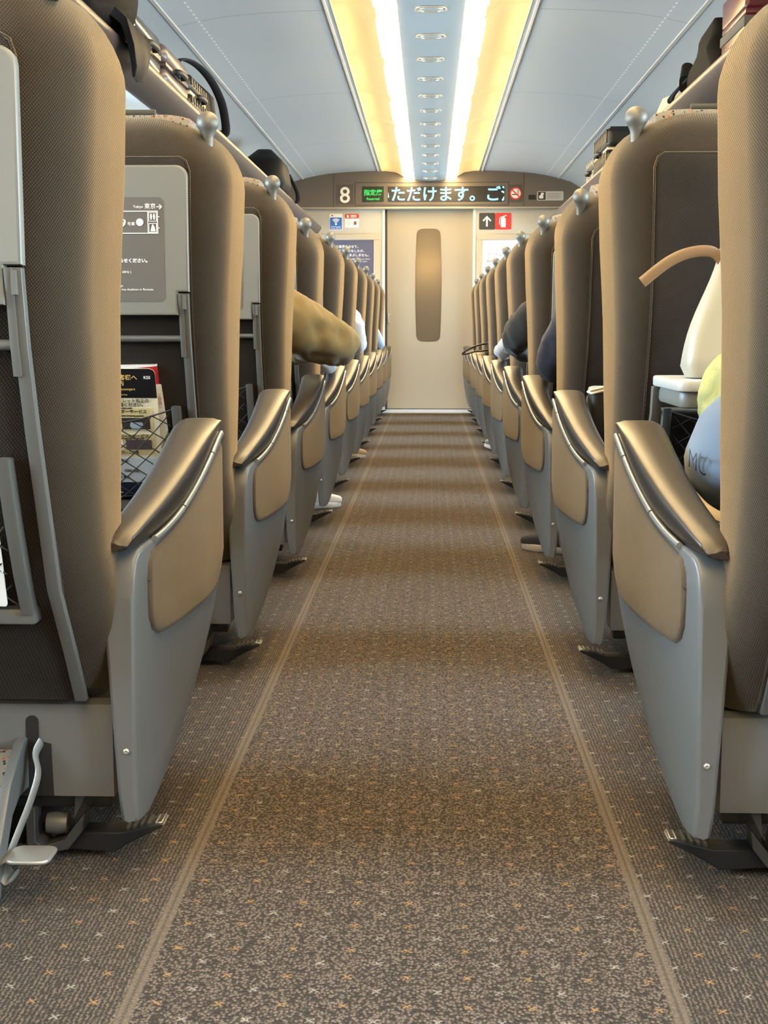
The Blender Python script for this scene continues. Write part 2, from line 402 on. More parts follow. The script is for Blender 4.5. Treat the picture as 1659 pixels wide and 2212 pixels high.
# ------------------------------------------------------------------ the carriage shell
def struct(name, me, mat, loc=(0, 0, 0)):
    o = link(name, me, mat, None, loc); o['kind'] = 'structure'; return o
struct('floor', mbox(-WALL - 0.1, WALL + 0.1, Y_BACK, 14.9, -0.06, 0.0), 'carpet')
WIN_C = [1.84 + 1.16 * (k - 1) - 0.42 for k in range(0, 12)]
for s, side in ((-1, 'left'), (1, 'right')):
    bm = bmesh.new()
    def wx(a, b): return (min(s * a, s * b), max(s * a, s * b))
    x0, x1 = wx(WALL, WALL + 0.08)
    box(bm, x0, x1, Y_BACK, Y_END + 0.1, 0.0, WIN_Z0); box(bm, x0, x1, Y_BACK, Y_END + 0.1, WIN_Z1, 1.95)
    edges = [Y_BACK] + [v for c in WIN_C for v in (c - 0.38, c + 0.38)] + [Y_END + 0.1]
    for i in range(0, len(edges), 2):
        if edges[i + 1] > edges[i]: box(bm, x0, x1, edges[i], edges[i + 1], WIN_Z0, WIN_Z1)
    struct('wall_' + side, finish(bm, 30), 'wall_side')
    for i, c in enumerate(WIN_C):
        k = i + 1 if s < 0 else i + 1 + len(WIN_C)
        bm = bmesh.new(); outer = rrect(c - 0.375, c + 0.375, WIN_Z0 + 0.005, WIN_Z1 - 0.005, 0.07); inner = rrect(c - 0.35, c + 0.35, WIN_Z0 + 0.03, WIN_Z1 - 0.03, 0.06)
        xo, xi = s * (WALL - 0.006), s * (WALL + 0.05)
        vo = [bm.verts.new((xo, a, b)) for a, b in outer]; vi = [bm.verts.new((xo, a, b)) for a, b in inner]; vd = [bm.verts.new((xi, a, b)) for a, b in inner]
        vq = [bm.verts.new((xi, a, b)) for a, b in outer]
        n = len(vo)
        for q in range(n):
            r = (q + 1) % n
            bm.faces.new((vo[q], vo[r], vi[r], vi[q])); bm.faces.new((vi[q], vi[r], vd[r], vd[q])); bm.faces.new((vq[q], vq[r], vo[r], vo[q])); bm.faces.new((vd[q], vd[r], vq[r], vq[q]))
        fr = struct('window_%d' % k, finish(bm, 30), 'white_trim')
        link('pane', mprism(inner, 'x', s * (WALL + 0.03), s * (WALL + 0.034), 0), 'glass', fr)

# ceiling: flat centre panel, lamp coves, panels, side coves
def strip(prof, y0, y1, thick=0.012):
    """profile of (x,z) swept along the carriage, given thickness upwards"""
    bm = bmesh.new()
    poly = prof + [(x, z + thick) for x, z in reversed(prof)]
    prism(bm, poly, 'y', y0, y1); return finish(bm, 35)
L0, L1 = Y_BACK, Y_END
prof_mid = [(-0.147 + 0.294 * i / 12, 2.142 - 0.012 * (1 - ((i - 6) / 6) ** 2)) for i in range(13)]
struct('ceiling', strip(prof_mid, L0, L1), 'ceiling_mid')
for s in (-1, 1):
    pr = [(0.485, 2.222), (0.62, 2.219), (0.78, 2.212), (0.95, 2.198), (1.08, 2.176), (1.185, 2.152)]
    struct('ceiling_panel', strip([(s * x, z) for x, z in pr], L0, L1), 'ceiling')
    pr = [(1.19, 2.152), (1.30, 2.118), (1.40, 2.06), (1.50, 1.98), (1.575, 1.88)]
    struct('ceiling_cove', strip([(s * x, z) for x, z in pr], L0, L1), 'ceiling_side')
    struct('trim_1', mprism([(s * 1.178, 2.148), (s * 1.196, 2.146), (s * 1.196, 2.17), (s * 1.178, 2.17)], 'y', L0, L1), 'white_trim')
    # groove with white lip between lamp and panel
    struct('trim_2', strip([(s * 0.455, 2.2235), (s * 0.485, 2.2235)], L0, L1), 'ceiling_mid')
    struct('trim_3', mprism([(s * 0.476, 2.216), (s * 0.487, 2.214), (s * 0.487, 2.23), (s * 0.476, 2.23)], 'y', L0, L1), 'white_trim')
struct('roof', mbox(-1.7, 1.7, L0, L1 + 1.7, 2.40, 2.44), 'ceiling_side')
struct('wall_back', mbox(-1.7, 1.7, Y_BACK - 0.06, Y_BACK, 0, 2.44), 'wall')

# lamps: a glowing cover beside the centre panel, and a cream reflector, glow added, scalloped per bay
for s, side in ((-1, 'left'), (1, 'right')):
    t = empty('ceiling_light', 'long warm ceiling light with scalloped cream reflector, %s of the centre vent strip' % side, 'ceiling light', (0, 0, 0))
    bays = [6.5 + 1.155 * k for k in range(-8, 7)]
    y_prev = L0
    for k, yb in enumerate(bays):
        y1 = min(yb, L1); y0 = max(y_prev, L0); y_prev = yb
        if y1 - y0 < 0.05: continue
        NX, NY = 14, 16; bm = bmesh.new(); grid = []
        for j in range(NY + 1):
            v = j / NY; y = y0 + (y1 - y0) * v; row = []
            for i in range(NX + 1):
                q = i / NX
                x = 0.245 + (0.452 - 0.245) * q
                z = 2.164 + (2.219 - 2.164) * q + 0.05 * sin(pi * q) * (0.35 + 0.65 * (4 * v * (1 - v)) ** 0.6) * (1 - 0.35 * q)
                row.append(bm.verts.new((s * x, y, z)))
            grid.append(row)
        for j in range(NY):
            for i in range(NX): bm.faces.new((grid[j][i], grid[j][i + 1], grid[j + 1][i + 1], grid[j + 1][i]))
        link('reflector', finish(bm, 50), 'reflector', t)
        link('lamp_cover', strip([(s * 0.150, 2.1435), (s * 0.165, 2.1375), (s * 0.195, 2.1375), (s * 0.225, 2.149), (s * 0.255, 2.172)], y0 + 0.006, y1 - 0.006, 0.02), 'lamp', t)

vy = [6.21 + 0.56 * k for k in range(13)]
for k, y in enumerate(vy):
    bm = bmesh.new()
    for (rx, ry, w_) in ((0.064, 0.052, 0.0055), (0.050, 0.034, 0.0045)):
        rings = []
        for q in range(32):
            a = 2 * pi * q / 32; ca, sa = cos(a), sin(a)
            ex = math.copysign(abs(ca) ** 0.75, ca); ey = math.copysign(abs(sa) ** 0.75, sa)
            rings.append([((rx + w_ * cos(b)) * ex, (ry + w_ * cos(b)) * ey, -0.003 + 0.005 * sin(b)) for b in (0, pi / 3, 2 * pi / 3, pi, 4 * pi / 3, 5 * pi / 3)])
        rings.append(rings[0]); loft(bm, rings, False)
    nth = 12 - k
    ords = ['nearest the end wall', 'second', 'third', 'fourth', 'fifth', 'sixth', 'seventh', 'eighth', 'ninth', 'tenth', 'eleventh', 'twelfth', 'thirteenth']
    lab = 'oval cream air vent in ceiling centre strip, ' + (ords[0] if nth == 0 else ords[nth] + ' counting from the end wall')
    v = empty('ceiling_vent', lab, 'vent', (0, y, 2.130), 'oval air vents along the ceiling')
    link('vent_ring', finish(bm, 60), 'vent', v)
    bm = bmesh.new(); prism(bm, [(0.049 * cos(a * pi / 12), 0.033 * sin(a * pi / 12)) for a in range(24)], 'z', -0.0012, 0.0)
    link('vent_slot', finish(bm), 'ceiling_mid', v)

# luggage racks
for s, side in ((-1, 'left'), (1, 'right')):
    t = empty('luggage_rack', 'mauve brown overhead luggage rack with white underside, %s side of carriage' % side, 'luggage rack', (0, 0, 0))
    pr = [(1.020, 1.715), (1.014, 1.708), (1.018, 1.690), (1.045, 1.655), (1.085, 1.618), (1.10, 1.618), (1.10, 1.64), (1.06, 1.69), (1.04, 1.715)]
    link('front_edge', mprism([(s * x, z) for x, z in pr], 'y', L0 + 0.02, L1 - 0.06, 0, 60), 'rack', t)
    pr = [(1.095, 1.619), (1.560, 1.60), (1.560, 1.63), (1.095, 1.643)]
    link('underside', mprism([(s * x, z) for x, z in pr], 'y', L0 + 0.02, L1 - 0.06), 'rack_under', t)
    link('shelf', mprism([(s * 1.035, 1.700), (s * 1.560, 1.690), (s * 1.560, 1.700), (s * 1.035, 1.710)], 'y', L0 + 0.02, L1 - 0.06), 'metal_grey', t)

# ------------------------------------------------------------------ end wall
YE = Y_END
for s, side in ((-1, 'left'), (1, 'right')):
    xi = 0.445 if s < 0 else 0.425
    struct('wall_end_' + side, mbox(s * xi, s * 1.65, YE, YE + 0.08, 0, 1.90), 'wall')
    struct('trim_%d' % (4 if s < 0 else 5), mbox(s * (xi - 0.022), s * (xi + 0.004), YE - 0.008, YE + 0.08, 0, 1.885, 0.004), 'white_trim')
def ceil_z(x):
    x = abs(x)
    return lerp([(0, 2.131), (0.147, 2.143), (0.30, 2.20), (0.455, 2.222), (0.485, 2.222), (0.78, 2.212), (0.95, 2.198), (1.185, 2.152), (1.30, 2.118), (1.40, 2.06), (1.50, 1.98), (1.575, 1.92)], x)
xs = [-1.57 + 3.14 * i / 60 for i in range(61)]
struct('wall_header', mprism([(-1.57, 1.889), (1.57, 1.889)] + [(x, ceil_z(x) + 0.004) for x in reversed(xs)], 'y', YE - 0.05, YE + 0.09), 'header')
struct('trim_6', mbox(-1.57, 1.57, YE - 0.056, YE + 0.05, 1.878, 1.892, 0.003), 'frame')
for q, x in enumerate((-0.899, 0.868)):
    struct('trim_%d' % (7 + q), mbox(x - 0.004, x + 0.004, YE - 0.0515, YE - 0.049, 1.893, ceil_z(x) - 0.002), 'groove')
# vestibule beyond the door: walls and an unseen lamp placed to light the pane
struct('wall_vestibule', mbox(-1.65, 1.65, 14.84, 14.9, 0, 2.44), 'wall')
for s in (-1, 1): struct('wall_vestibule_side', mbox(s * 1.0, s * 1.06, YE + 0.09, 14.84, 0, 2.4), 'wall')
struct('ceiling_vestibule', mbox(-1.0, 1.0, YE + 0.09, 14.84, 2.2, 2.24), 'wall')
t = empty('vestibule_lamp', 'unseen warm lamp placed close behind the frosted pane of end door', 'lamp', (-0.02, 13.52, 1.36))
bm = bmesh.new(); lathe(bm, [(0.001, -0.10), (0.055, -0.09), (0.07, 0), (0.055, 0.09), (0.001, 0.10)], 20)
link('shade', finish(bm), emis('warm_vestibule_lamp', (1.0, 0.80, 0.50), 24.0), t)
link('bracket', mbox(-0.02, 0.02, 0.0, 1.315, -0.02, 0.02), 'metal_grey', t)

d = struct('door_1', mbox(-0.425, 0.405, YE + 0.045, YE + 0.075, 0.012, 1.885), 'door')
bmw = [(x, z) for x, z in rrect(-0.128, 0.100, 0.645, 1.700, 0.055, 6)]
# the pane bulges slightly at mid height
bmw = [(-0.014 + (x + 0.014) * (1 + 0.13 * sin(pi * (z - 0.645) / 1.055)), z) for x, z in [(x, z) for x, z in rrect(-0.123, 0.095, 0.645, 1.700, 0.055, 6)]]
def bowed(x0, x1, z0, z1, r, bow, n=8, k=10):
    cx = (x0 + x1) / 2; pts = rrect(x0, x1, z0, z1, r, n); out = []
    for i, (a, b) in enumerate(pts):
        c = pts[(i + 1) % len(pts)]; out.append((a, b))
        if abs(a - c[0]) < 1e-6 and abs(b - c[1]) > 0.2:
            for q in range(1, k): out.append((a, b + (c[1] - b) * q / k))
    return [(cx + (a - cx) * (1 + bow * sin(pi * (b - z0) / (z1 - z0))), b) for a, b in out]
pane = bowed(-0.124, 0.098, 0.645, 1.700, 0.055, 0.13)
bmh = bmesh.new(); prism(bmh, pane, 'y', YE + 0.03, YE + 0.09); cutter = finish(bmh, 0)
co_ = link('cutter', cutter, None)
mdf = d.modifiers.new('cut', 'BOOLEAN'); mdf.object = co_; mdf.operation = 'DIFFERENCE'; mdf.solver = 'EXACT'
dg = bpy.context.evaluated_depsgraph_get(); me = bpy.data.meshes.new_from_object(d.evaluated_get(dg)); d.modifiers.clear(); d.data = me
bpy.data.objects.remove(co_)
link('pane', mprism(pane, 'y', YE + 0.050, YE + 0.058), 'frosted', d)
link('seal', mbox(-0.424, -0.402, YE + 0.035, YE + 0.05, 0.012, 1.88), 'rubber', d)
link('door_handle', mbox(-0.398, -0.384, YE + 0.030, YE + 0.046, 0.835, 0.905, 0.004), 'satin', d)
for z in (0.83, 0.905): link('lock', mbox(-0.396, -0.376, YE + 0.034, YE + 0.046, z - 0.01, z + 0.01, 0.003), 'frame', d)
struct('trim_9', mbox(-0.46, 0.44, 12.72, YE + 0.08, 0.0, 0.006), 'sill')

# header signs
YH = YE - 0.05
def plate(name, x0, x1, z0, z1, y, mat, parent=None, r=0.004, th=0.004):
    return link(name, mprism(rpoly(x0, x1, z0, z1, r), 'y', y - th, y + 0.001), mat, parent)
def lettering(name, me, x, z, y, mat, parent): 
    o = link(name, me, mat, parent, (x, y, z)); return o
sg = empty('display_board', 'wide information display with scrolling pale blue Japanese text above door', 'display', (0, YH, 0))
def rel(y): return y
fm = bmesh.new()
for (a0, a1, b0, b1) in ((-0.700, 0.727, 2.113, 2.119), (-0.700, 0.727, 1.908, 1.914), (-0.700, -0.694, 1.908, 2.119), (0.721, 0.727, 1.908, 2.119)):
    box(fm, a0, a1, -0.005, 0.001, b0, b1)
link('bezel', finish(fm), 'groove', sg)
link('screen', mprism(rpoly(-0.393, 0.688, 1.940, 2.080, 0.003), 'y', -0.004, 0.001), plain('black_led_screen', (0.012, 0.011, 0.011), 0.35), sg)
adv = 0.149
me = text_me('いただけます。ご注', adv, 'LEFT', 0.001, 0.0028)
xs_ = [v.co.x for v in me.vertices]
sc_ = 1.0
for v in me.vertices: v.co = (v.co.x * 0.985, v.co.y, v.co.z * 0.97)
bm = bmesh.new(); bm.from_mesh(me)
for v in bm.verts: v.co.x += -0.298 - 1.5 * adv * 0.985
for x, nx in ((-0.393, -1), (0.686, 1)):
    bmesh.ops.bisect_plane(bm, geom=bm.verts[:] + bm.edges[:] + bm.faces[:], plane_co=(x, 0, 0), plane_no=(nx, 0, 0), clear_outer=True)
for v in bm.verts: v.co.z += 1.957
bm.to_mesh(me); bm.free()
link('scrolling_text', me, emis('cyan_led_text', (0.32, 0.78, 1.0), 1.6), sg, (0, -0.0055, 0))
link('reserved_screen', mprism(rpoly(-0.632, -0.432, 1.940, 2.080, 0.003), 'y', -0.004, 0.001), plain('dark_green_led_screen', (0.006, 0.02, 0.008), 0.35), sg)
gm = emis('green_led_text', (0.03, 1.0, 0.16), 0.95)
link('reserved_text', join_me([(text_me('指定席', 0.058, 'CENTER', 0.001, 0.0012), (-0.532, 0, 2.004)), (text_me('Reserved', 0.032, 'CENTER', 0.001, 0.0006), (-0.532, 0, 1.957))]), gm, sg, (0, -0.0055, 0))

sg = empty('car_number_sign', 'white figure 8 on dark square left of the display', 'sign', (-0.794, YH, 2.009))
link('plate', mprism(rpoly(-0.079, 0.079, -0.09, 0.09, 0.003), 'y', -0.003, 0.001), 'header_dark', sg)
link('numeral', text_me('8', 0.205, 'CENTER', 0.001, 0.002), 'white_ink', sg, (0, -0.0035, -0.075))
sg = empty('no_smoking_sign', 'round red and white no smoking sign right of the display', 'sign', (0.794, YH, 2.013))
link('plate', mprism(rpoly(-0.058, 0.058, -0.08, 0.08, 0.003), 'y', -0.003, 0.001), 'header_dark', sg)
red = plain('sign_red', (0.62, 0.03, 0.03), 0.5); wht = plain('sign_white', (0.82, 0.82, 0.80), 0.5); blk = plain('sign_charcoal', (0.035, 0.033, 0.032), 0.5); blu = plain('sign_blue', (0.02, 0.13, 0.47), 0.5)
def disc(r, n=32): return [(r * cos(2 * pi * k / n), r * sin(2 * pi * k / n)) for k in range(n)]
link('disc', mprism(disc(0.054), 'y', -0.005, 0), wht, sg)
bm = bmesh.new()
loft(bm, [[((0.050 + 0.006 * cos(b)) * cos(2 * pi * k / 36), -0.005 + 0.001 * sin(b), (0.050 + 0.006 * cos(b)) * sin(2 * pi * k / 36)) for b in (0, pi / 2, pi, 1.5 * pi)] for k in range(37)], False)
prism(bm, [(-0.042, 0.032), (-0.034, 0.040), (0.042, -0.032), (0.034, -0.040)], 'y', -0.0062, -0.004)
link('red_ring', finish(bm), red, sg)
bm = bmesh.new(); box(bm, -0.034, 0.020, -0.0055, -0.004, -0.014, -0.004); box(bm, 0.023, 0.028, -0.0055, -0.004, -0.014, -0.004); tube(bm, smooth_path([(0.026, -0.005, 0.0), (0.018, -0.005, 0.012), (0.026, -0.005, 0.02), (0.014, -0.005, 0.03)], 4), 0.003, 6)
link('cigarette', finish(bm), blk, sg)
sg = empty('sensor', 'small black sensor window on header beside pale notice', 'sensor', (0.945, YH, 1.978))
link('lens', mprism(rpoly(-0.034, 0.034, -0.022, 0.022, 0.004), 'y', -0.004, 0.001), 'black', sg)
sg = empty('notice_label', 'pale strip notice with dark camera pictogram at right end of header', 'sign', (1.114, YH, 1.990))
link('plate', mprism(rpoly(-0.122, 0.122, -0.042, 0.042, 0.012), 'y', -0.003, 0.001), plain('silver_label', (0.50, 0.49, 0.45), 0.4), sg)
bm = bmesh.new(); prism(bm, rpoly(-0.114, -0.044, -0.036, 0.036, 0.004), 'y', -0.0042, 0)
link('pictogram_ground', finish(bm), blk, sg)
bm = bmesh.new(); prism(bm, rpoly(-0.104, -0.064, -0.024, 0.004, 0.008), 'y', -0.005, -0.003); prism(bm, [(-0.094, 0.004), (-0.066, 0.004), (-0.058, 0.026), (-0.084, 0.030)], 'y', -0.005, -0.003)
link('pictogram', finish(bm), wht, sg)
bm = bmesh.new()
for i in range(4): box(bm, -0.032, 0.10 - 0.02 * (i % 2), -0.0045, -0.003, 0.018 - 0.014 * i, 0.024 - 0.014 * i)
link('fine_print', finish(bm), plain('faded_grey_ink', (0.30, 0.29, 0.27), 0.5), sg)

# stickers and posters on the end wall
sg = empty('wifi_sticker', 'blue and white wireless internet sticker left of the door', 'sign', (-0.882, YE, 1.762))
link('plate', mprism(rpoly(-0.060, 0.060, -0.075, 0.075, 0.008), 'y', -0.003, 0.001), wht, sg)
link('blue_panel', mprism(rpoly(-0.056, 0.056, -0.071, 0.040, 0.004), 'y', -0.0038, 0), blu, sg)
bm = bmesh.new()
prism(bm, [(0.010 * cos(2 * pi * k / 16), -0.020 + 0.010 * sin(2 * pi * k / 16)) for k in range(16)], 'y', -0.0046, -0.003)
for r0, r1 in ((0.016, 0.023), (0.028, 0.036), (0.041, 0.050)):
    a0, a1 = radians(48), radians(132)
    poly = [(r1 * cos(a0 + (a1 - a0) * k / 10), -0.020 + r1 * sin(a0 + (a1 - a0) * k / 10)) for k in range(11)] + [(r0 * cos(a1 - (a1 - a0) * k / 10), -0.020 + r0 * sin(a1 - (a1 - a0) * k / 10)) for k in range(11)]
    prism(bm, poly, 'y', -0.0046, -0.003)
link('wifi_symbol', finish(bm), wht, sg)
link('caption', join_me([(text_me('Shinkansen', 0.020, 'CENTER', 0.0003), (0, 0, -0.050)), (text_me('Free Wi-Fi', 0.022, 'CENTER', 0.0003), (0, 0, -0.067))]), wht, sg, (0, -0.0042, 0))
link('red_mark', mprism([(-0.035 + 0.008 * cos(2 * pi * k / 12), 0.057 + 0.008 * sin(2 * pi * k / 12)) for k in range(12)], 'y', -0.0042, -0.002), red, sg)
sg = empty('emergency_sticker', 'small red topped white sticker beside the blue wireless sticker', 'sign', (-0.732, YE, 1.772))
link('plate', mprism(rpoly(-0.064, 0.064, -0.062, 0.062, 0.010), 'y', -0.003, 0.001), wht, sg)
link('red_band', mprism(rpoly(-0.064, 0.064, 0.020, 0.062, 0.008), 'y', -0.0038, 0), red, sg)
bm = bmesh.new(); box(bm, 0.018, 0.042, -0.004, -0.002, -0.038, -0.006)
link('button_picture', finish(bm), plain('brown_print', (0.22, 0.05, 0.03), 0.5), sg)
bm = bmesh.new(); box(bm, -0.048, -0.030, -0.0046, -0.003, 0.028, 0.052)
for i in range(2): box(bm, -0.014, 0.044, -0.0046, -0.003, 0.030 + i * 0.014, 0.038 + i * 0.014)
link('white_lines', finish(bm), wht, sg)
bm = bmesh.new()
for i in range(5): box(bm, -0.052, -0.008 - 0.01 * (i % 2), -0.004, -0.002, 0.006 - i * 0.011, 0.009 - i * 0.011)
link('fine_print', finish(bm), plain('faded_red_ink', (0.55, 0.32, 0.28), 0.5), sg)

sg = empty('extinguisher_sign', 'black and red sign with up arrow and fire extinguisher', 'sign', (0.608, YE, 1.764))
link('black_half', mprism(rpoly(-0.150, 0.0, -0.076, 0.076, 0.012), 'y', -0.004, 0.001), blk, sg)
link('red_half', mprism(rpoly(0.0, 0.150, -0.076, 0.076, 0.012), 'y', -0.004, 0.001), red, sg)
bm = bmesh.new()
prism(bm, [(-0.085, -0.048), (-0.069, -0.048), (-0.069, 0.022), (-0.046, -0.002), (-0.036, 0.008), (-0.077, 0.050), (-0.118, 0.008), (-0.108, -0.002), (-0.085, 0.022)], 'y', -0.0052, -0.003)
link('arrow', finish(bm), wht, sg)
bm = bmesh.new()
prism(bm, rpoly(0.052, 0.098, -0.056, 0.030, 0.008), 'y', -0.0052, -0.003); prism(bm, rpoly(0.063, 0.087, 0.030, 0.046, 0.004), 'y', -0.0052, -0.003)
prism(bm, [(0.070, 0.046), (0.104, 0.058), (0.108, 0.050), (0.085, 0.042)], 'y', -0.0052, -0.003); tube(bm, smooth_path([(0.062, -0.005, 0.04), (0.044, -0.005, 0.03), (0.040, -0.005, -0.01), (0.040, -0.005, -0.03)], 4), 0.003, 6)
link('extinguisher_picture', finish(bm), wht, sg)

def poster(name, lab, x0, x1, z0, z1, mat, lines, ink):
    sg = empty(name, lab, 'poster', ((x0 + x1) / 2, YE, z0)); hw, h = (x1 - x0) / 2, z1 - z0
    bm = bmesh.new(); b = 0.055
    for (a0, a1, c0, c1) in ((-hw - b, hw + b, h, h + b), (-hw - b, hw + b, -b, 0), (-hw - b, -hw, 0, h), (hw, hw + b, 0, h)): box(bm, a0, a1, -0.014, 0.0, c0, c1, 0.004, 1)
    link('frame', finish(bm), 'frame', sg)
    link('sheet', mprism([(-hw, 0), (hw, 0), (hw, h), (-hw, h)], 'y', -0.004, 0.0), mat, sg)
    link('lettering', join_me([(text_me(tx, sz, al, 0.0004, sz * 0.012), (px, 0, pz)) for tx, sz, px, pz, al in lines]), ink, sg, (0, -0.0048, 0))
    return sg
cxl = (-0.99 - 0.528) / 2
poster('poster', 'violet blue poster with white Japanese lines left of the door', -0.99, -0.528, 0.95, 1.594, plain('violet_blue_paper', (0.085, 0.09, 0.155), 0.35),
       [('ひとの意見をのせて、', 0.029, -0.653 - cxl, 0.572, 'RIGHT'), ('きいてからはなしたか、', 0.029, -0.598 - cxl, 0.533, 'RIGHT'), ('よい窓は少しもまぶしません。', 0.029, -0.558 - cxl, 0.494, 'RIGHT'), ('この先の景色をお楽しみください', 0.015, -0.560 - cxl, 0.462, 'RIGHT'), ('ごゆっくりおすごしください', 0.013, -0.588 - cxl, 0.440, 'RIGHT')], wht)
cxr = (0.493 + 0.955) / 2
poster('poster', 'white poster with grey Japanese lettering right of the door', 0.493, 0.955, 0.95, 1.591, plain('white_poster_paper', (0.80, 0.81, 0.82), 0.35),
       [('じつは', 0.036, 0.665 - cxr, 0.545, 'CENTER'), ('ソースコードに', 0.035, 0.532 - cxr, 0.497, 'LEFT'), ('BtoHP', 0.031, 0.534 - cxr, 0.436, 'LEFT')], plain('grey_ink', (0.22, 0.23, 0.24), 0.5))

# ------------------------------------------------------------------ seats
XC = -0.022
PITCH = 1.16
YREAR = [(0.25, 0.022), (0.43, -0.083), (0.60, -0.150), (0.79, -0.205), (0.95, -0.213), (1.08, -0.208), (1.13, -0.192), (1.188, -0.160)]
UOUT = [(0.25, 0.405), (0.45, 0.398), (0.65, 0.389), (0.80, 0.381), (0.92, 0.373), (1.0, 0.368), (1.08, 0.366)]
def yr(z): return hermite(YREAR, z)
def uf(y):
    t = min(max(y / 0.5, 0), 1); return 0.377 - 0.047 * (1 - (1 - t) ** 2)
UC = 0.652
def backrest_me(s, sub=1):
    rings = []; zt, rs, re = 1.188, 0.140, 0.042
    zs = [0.25, 0.258, 0.28, 0.34, 0.40, 0.46, 0.54, 0.62, 0.70, 0.78, 0.86, 0.93, zt - rs] + [zt - rs + rs * sin(pi / 2 * k / 12) for k in range(1, 12)] + [zt - 0.002, zt]
    for z in zs:
        hw = UC - hermite(UOUT, z)
        if z > zt - rs: hw -= 0.16 * (1 - max(0, 1 - ((z - (zt - rs)) / rs) ** 2) ** 0.5)
        y0 = yr(z); y1 = y0 + lerp([(0.25, 0.10), (0.45, 0.16), (0.65, 0.215), (0.9, 0.235), (1.06, 0.225), (1.188, 0.16)], z)
        sh = 0.0
        if z > zt - re: sh = re - sqrt(max(0, re * re - (z - (zt - re)) ** 2))
        if z < 0.265: sh = 0.012 * (0.265 - z) / 0.015
        y0 += sh; y1 -= sh
        base = rrect(UC - hw + min(sh, .01), UC + hw - min(sh, .01), y0, y1, (0.080, 0.080, 0.035, 0.035), 7)
        ring = []
        for (u, y) in base:
            # rear face dips a little between the two side bolsters, front is hollow
            if z > 0.4: u += (UC - u) / max(hw, 0.05) * 0.016 * max(0, 1 - (y - y0) / (y1 - y0))
            k = max(0, 1 - ((u - UC) / (hw * 0.72)) ** 2)
            if y < (y0 + y1) / 2: y += 0.010 * k * (z > 0.4)
            else: y -= 0.07 * k * (1 if z < 1.05 else 0.4)
            ring.append((s * u, y, z))
        rings.append(ring)
    # extra points along straight sides so hollows can form
    bm = bmesh.new(); loft(bm, rings); return finish(bm, 50)
def rear_panel_me(s):
    rings = []
    for z in [0.252, 0.258, 0.30, 0.36, 0.43, 0.52, 0.60, 0.70, 0.80, 0.90, 1.0, 1.06, 1.084, 1.093, 1.096]:
        hw = 0.198; 
        if z > 1.07: hw -= 0.02 - sqrt(max(0, 0.02 ** 2 - (z - 1.076) ** 2)) if z > 1.076 else 0
        y0 = yr(z) - 0.004; rings.append([(s * u, y, z) for u, y in rrect(UC - hw, UC + hw, y0, y0 + 0.03, 0.006, 2)])
    bm = bmesh.new(); loft(bm, rings); return finish(bm, 50)
def shell_me(s):
    bot = [(0, 0.082), (0.04, 0.085), (0.095, 0.112), (0.18, 0.158), (0.26, 0.208), (0.355, 0.268), (0.45, 0.338), (0.485, 0.385), (0.5, 0.44), (0.507, 0.5)]
    top = [(0, 0.400), (0.0015, 0.417), (0.005, 0.433), (0.010, 0.446), (0.022, 0.459), (0.05, 0.467), (0.08, 0.470), (0.14, 0.480), (0.21, 0.497), (0.33, 0.536), (0.45, 0.577), (0.495, 0.590), (0.507, 0.575)]
    rings = []
    for y in [0, 0.0015, 0.005, 0.010, 0.016, 0.025, 0.04, 0.065, 0.095, 0.14, 0.18, 0.22, 0.26, 0.31, 0.355, 0.40, 0.45, 0.47, 0.485, 0.495, 0.502, 0.507]:
        z0, z1 = hermite(bot, y), hermite(top, y); k = 0.0
        if y < 0.005: k = 0.005 - sqrt(max(0, 0.005 ** 2 - (0.005 - y) ** 2))
        if y > 0.497: k = 0.010 - sqrt(max(0, 0.010 ** 2 - (y - 0.497) ** 2))
        ua, n = uf(y) + k, 4
        ring = []
        def uo(z): return (0.404 + 0.020 * min(1, (z - 0.08) / 0.35)) - 0.020 * min(1, y / 0.5) - k
        r = 0.006
        pts = [(ua + r, z0 + k * .4), ] + [(ua + r - r * sin(a), z0 + k * .4 + r - r * cos(a)) for a in (pi / 6, pi / 3, pi / 2)]
        m = 8
        for i in range(1, m): pts.append((ua + 0.004 * (1 - i / m) * (1 - y), z0 + r + (z1 - z0 - 2 * r) * i / m))
        pts += [(ua + r - r * cos(a), z1 - r + r * sin(a)) for a in (0, pi / 6, pi / 3, pi / 2)]
        zo = z1 - min(0.035, 0.2 * (z1 - z0))
        uo1 = uo(zo)
        pts += [(uo1 - 0.012, z1), (uo1 - 0.004, z1 - 0.006), (uo1, zo)]
        for i in range(1, m): 
            z = zo + (z0 - zo) * i / m; pts.append((uo(z), z))
        pts += [(uo(z0) - 0.002, z0 + 0.003), (uo(z0) - 0.008, z0)]
        rings.append([(s * u, y, z) for u, z in pts])
    bm = bmesh.new(); loft(bm, rings); return finish(bm, 50)
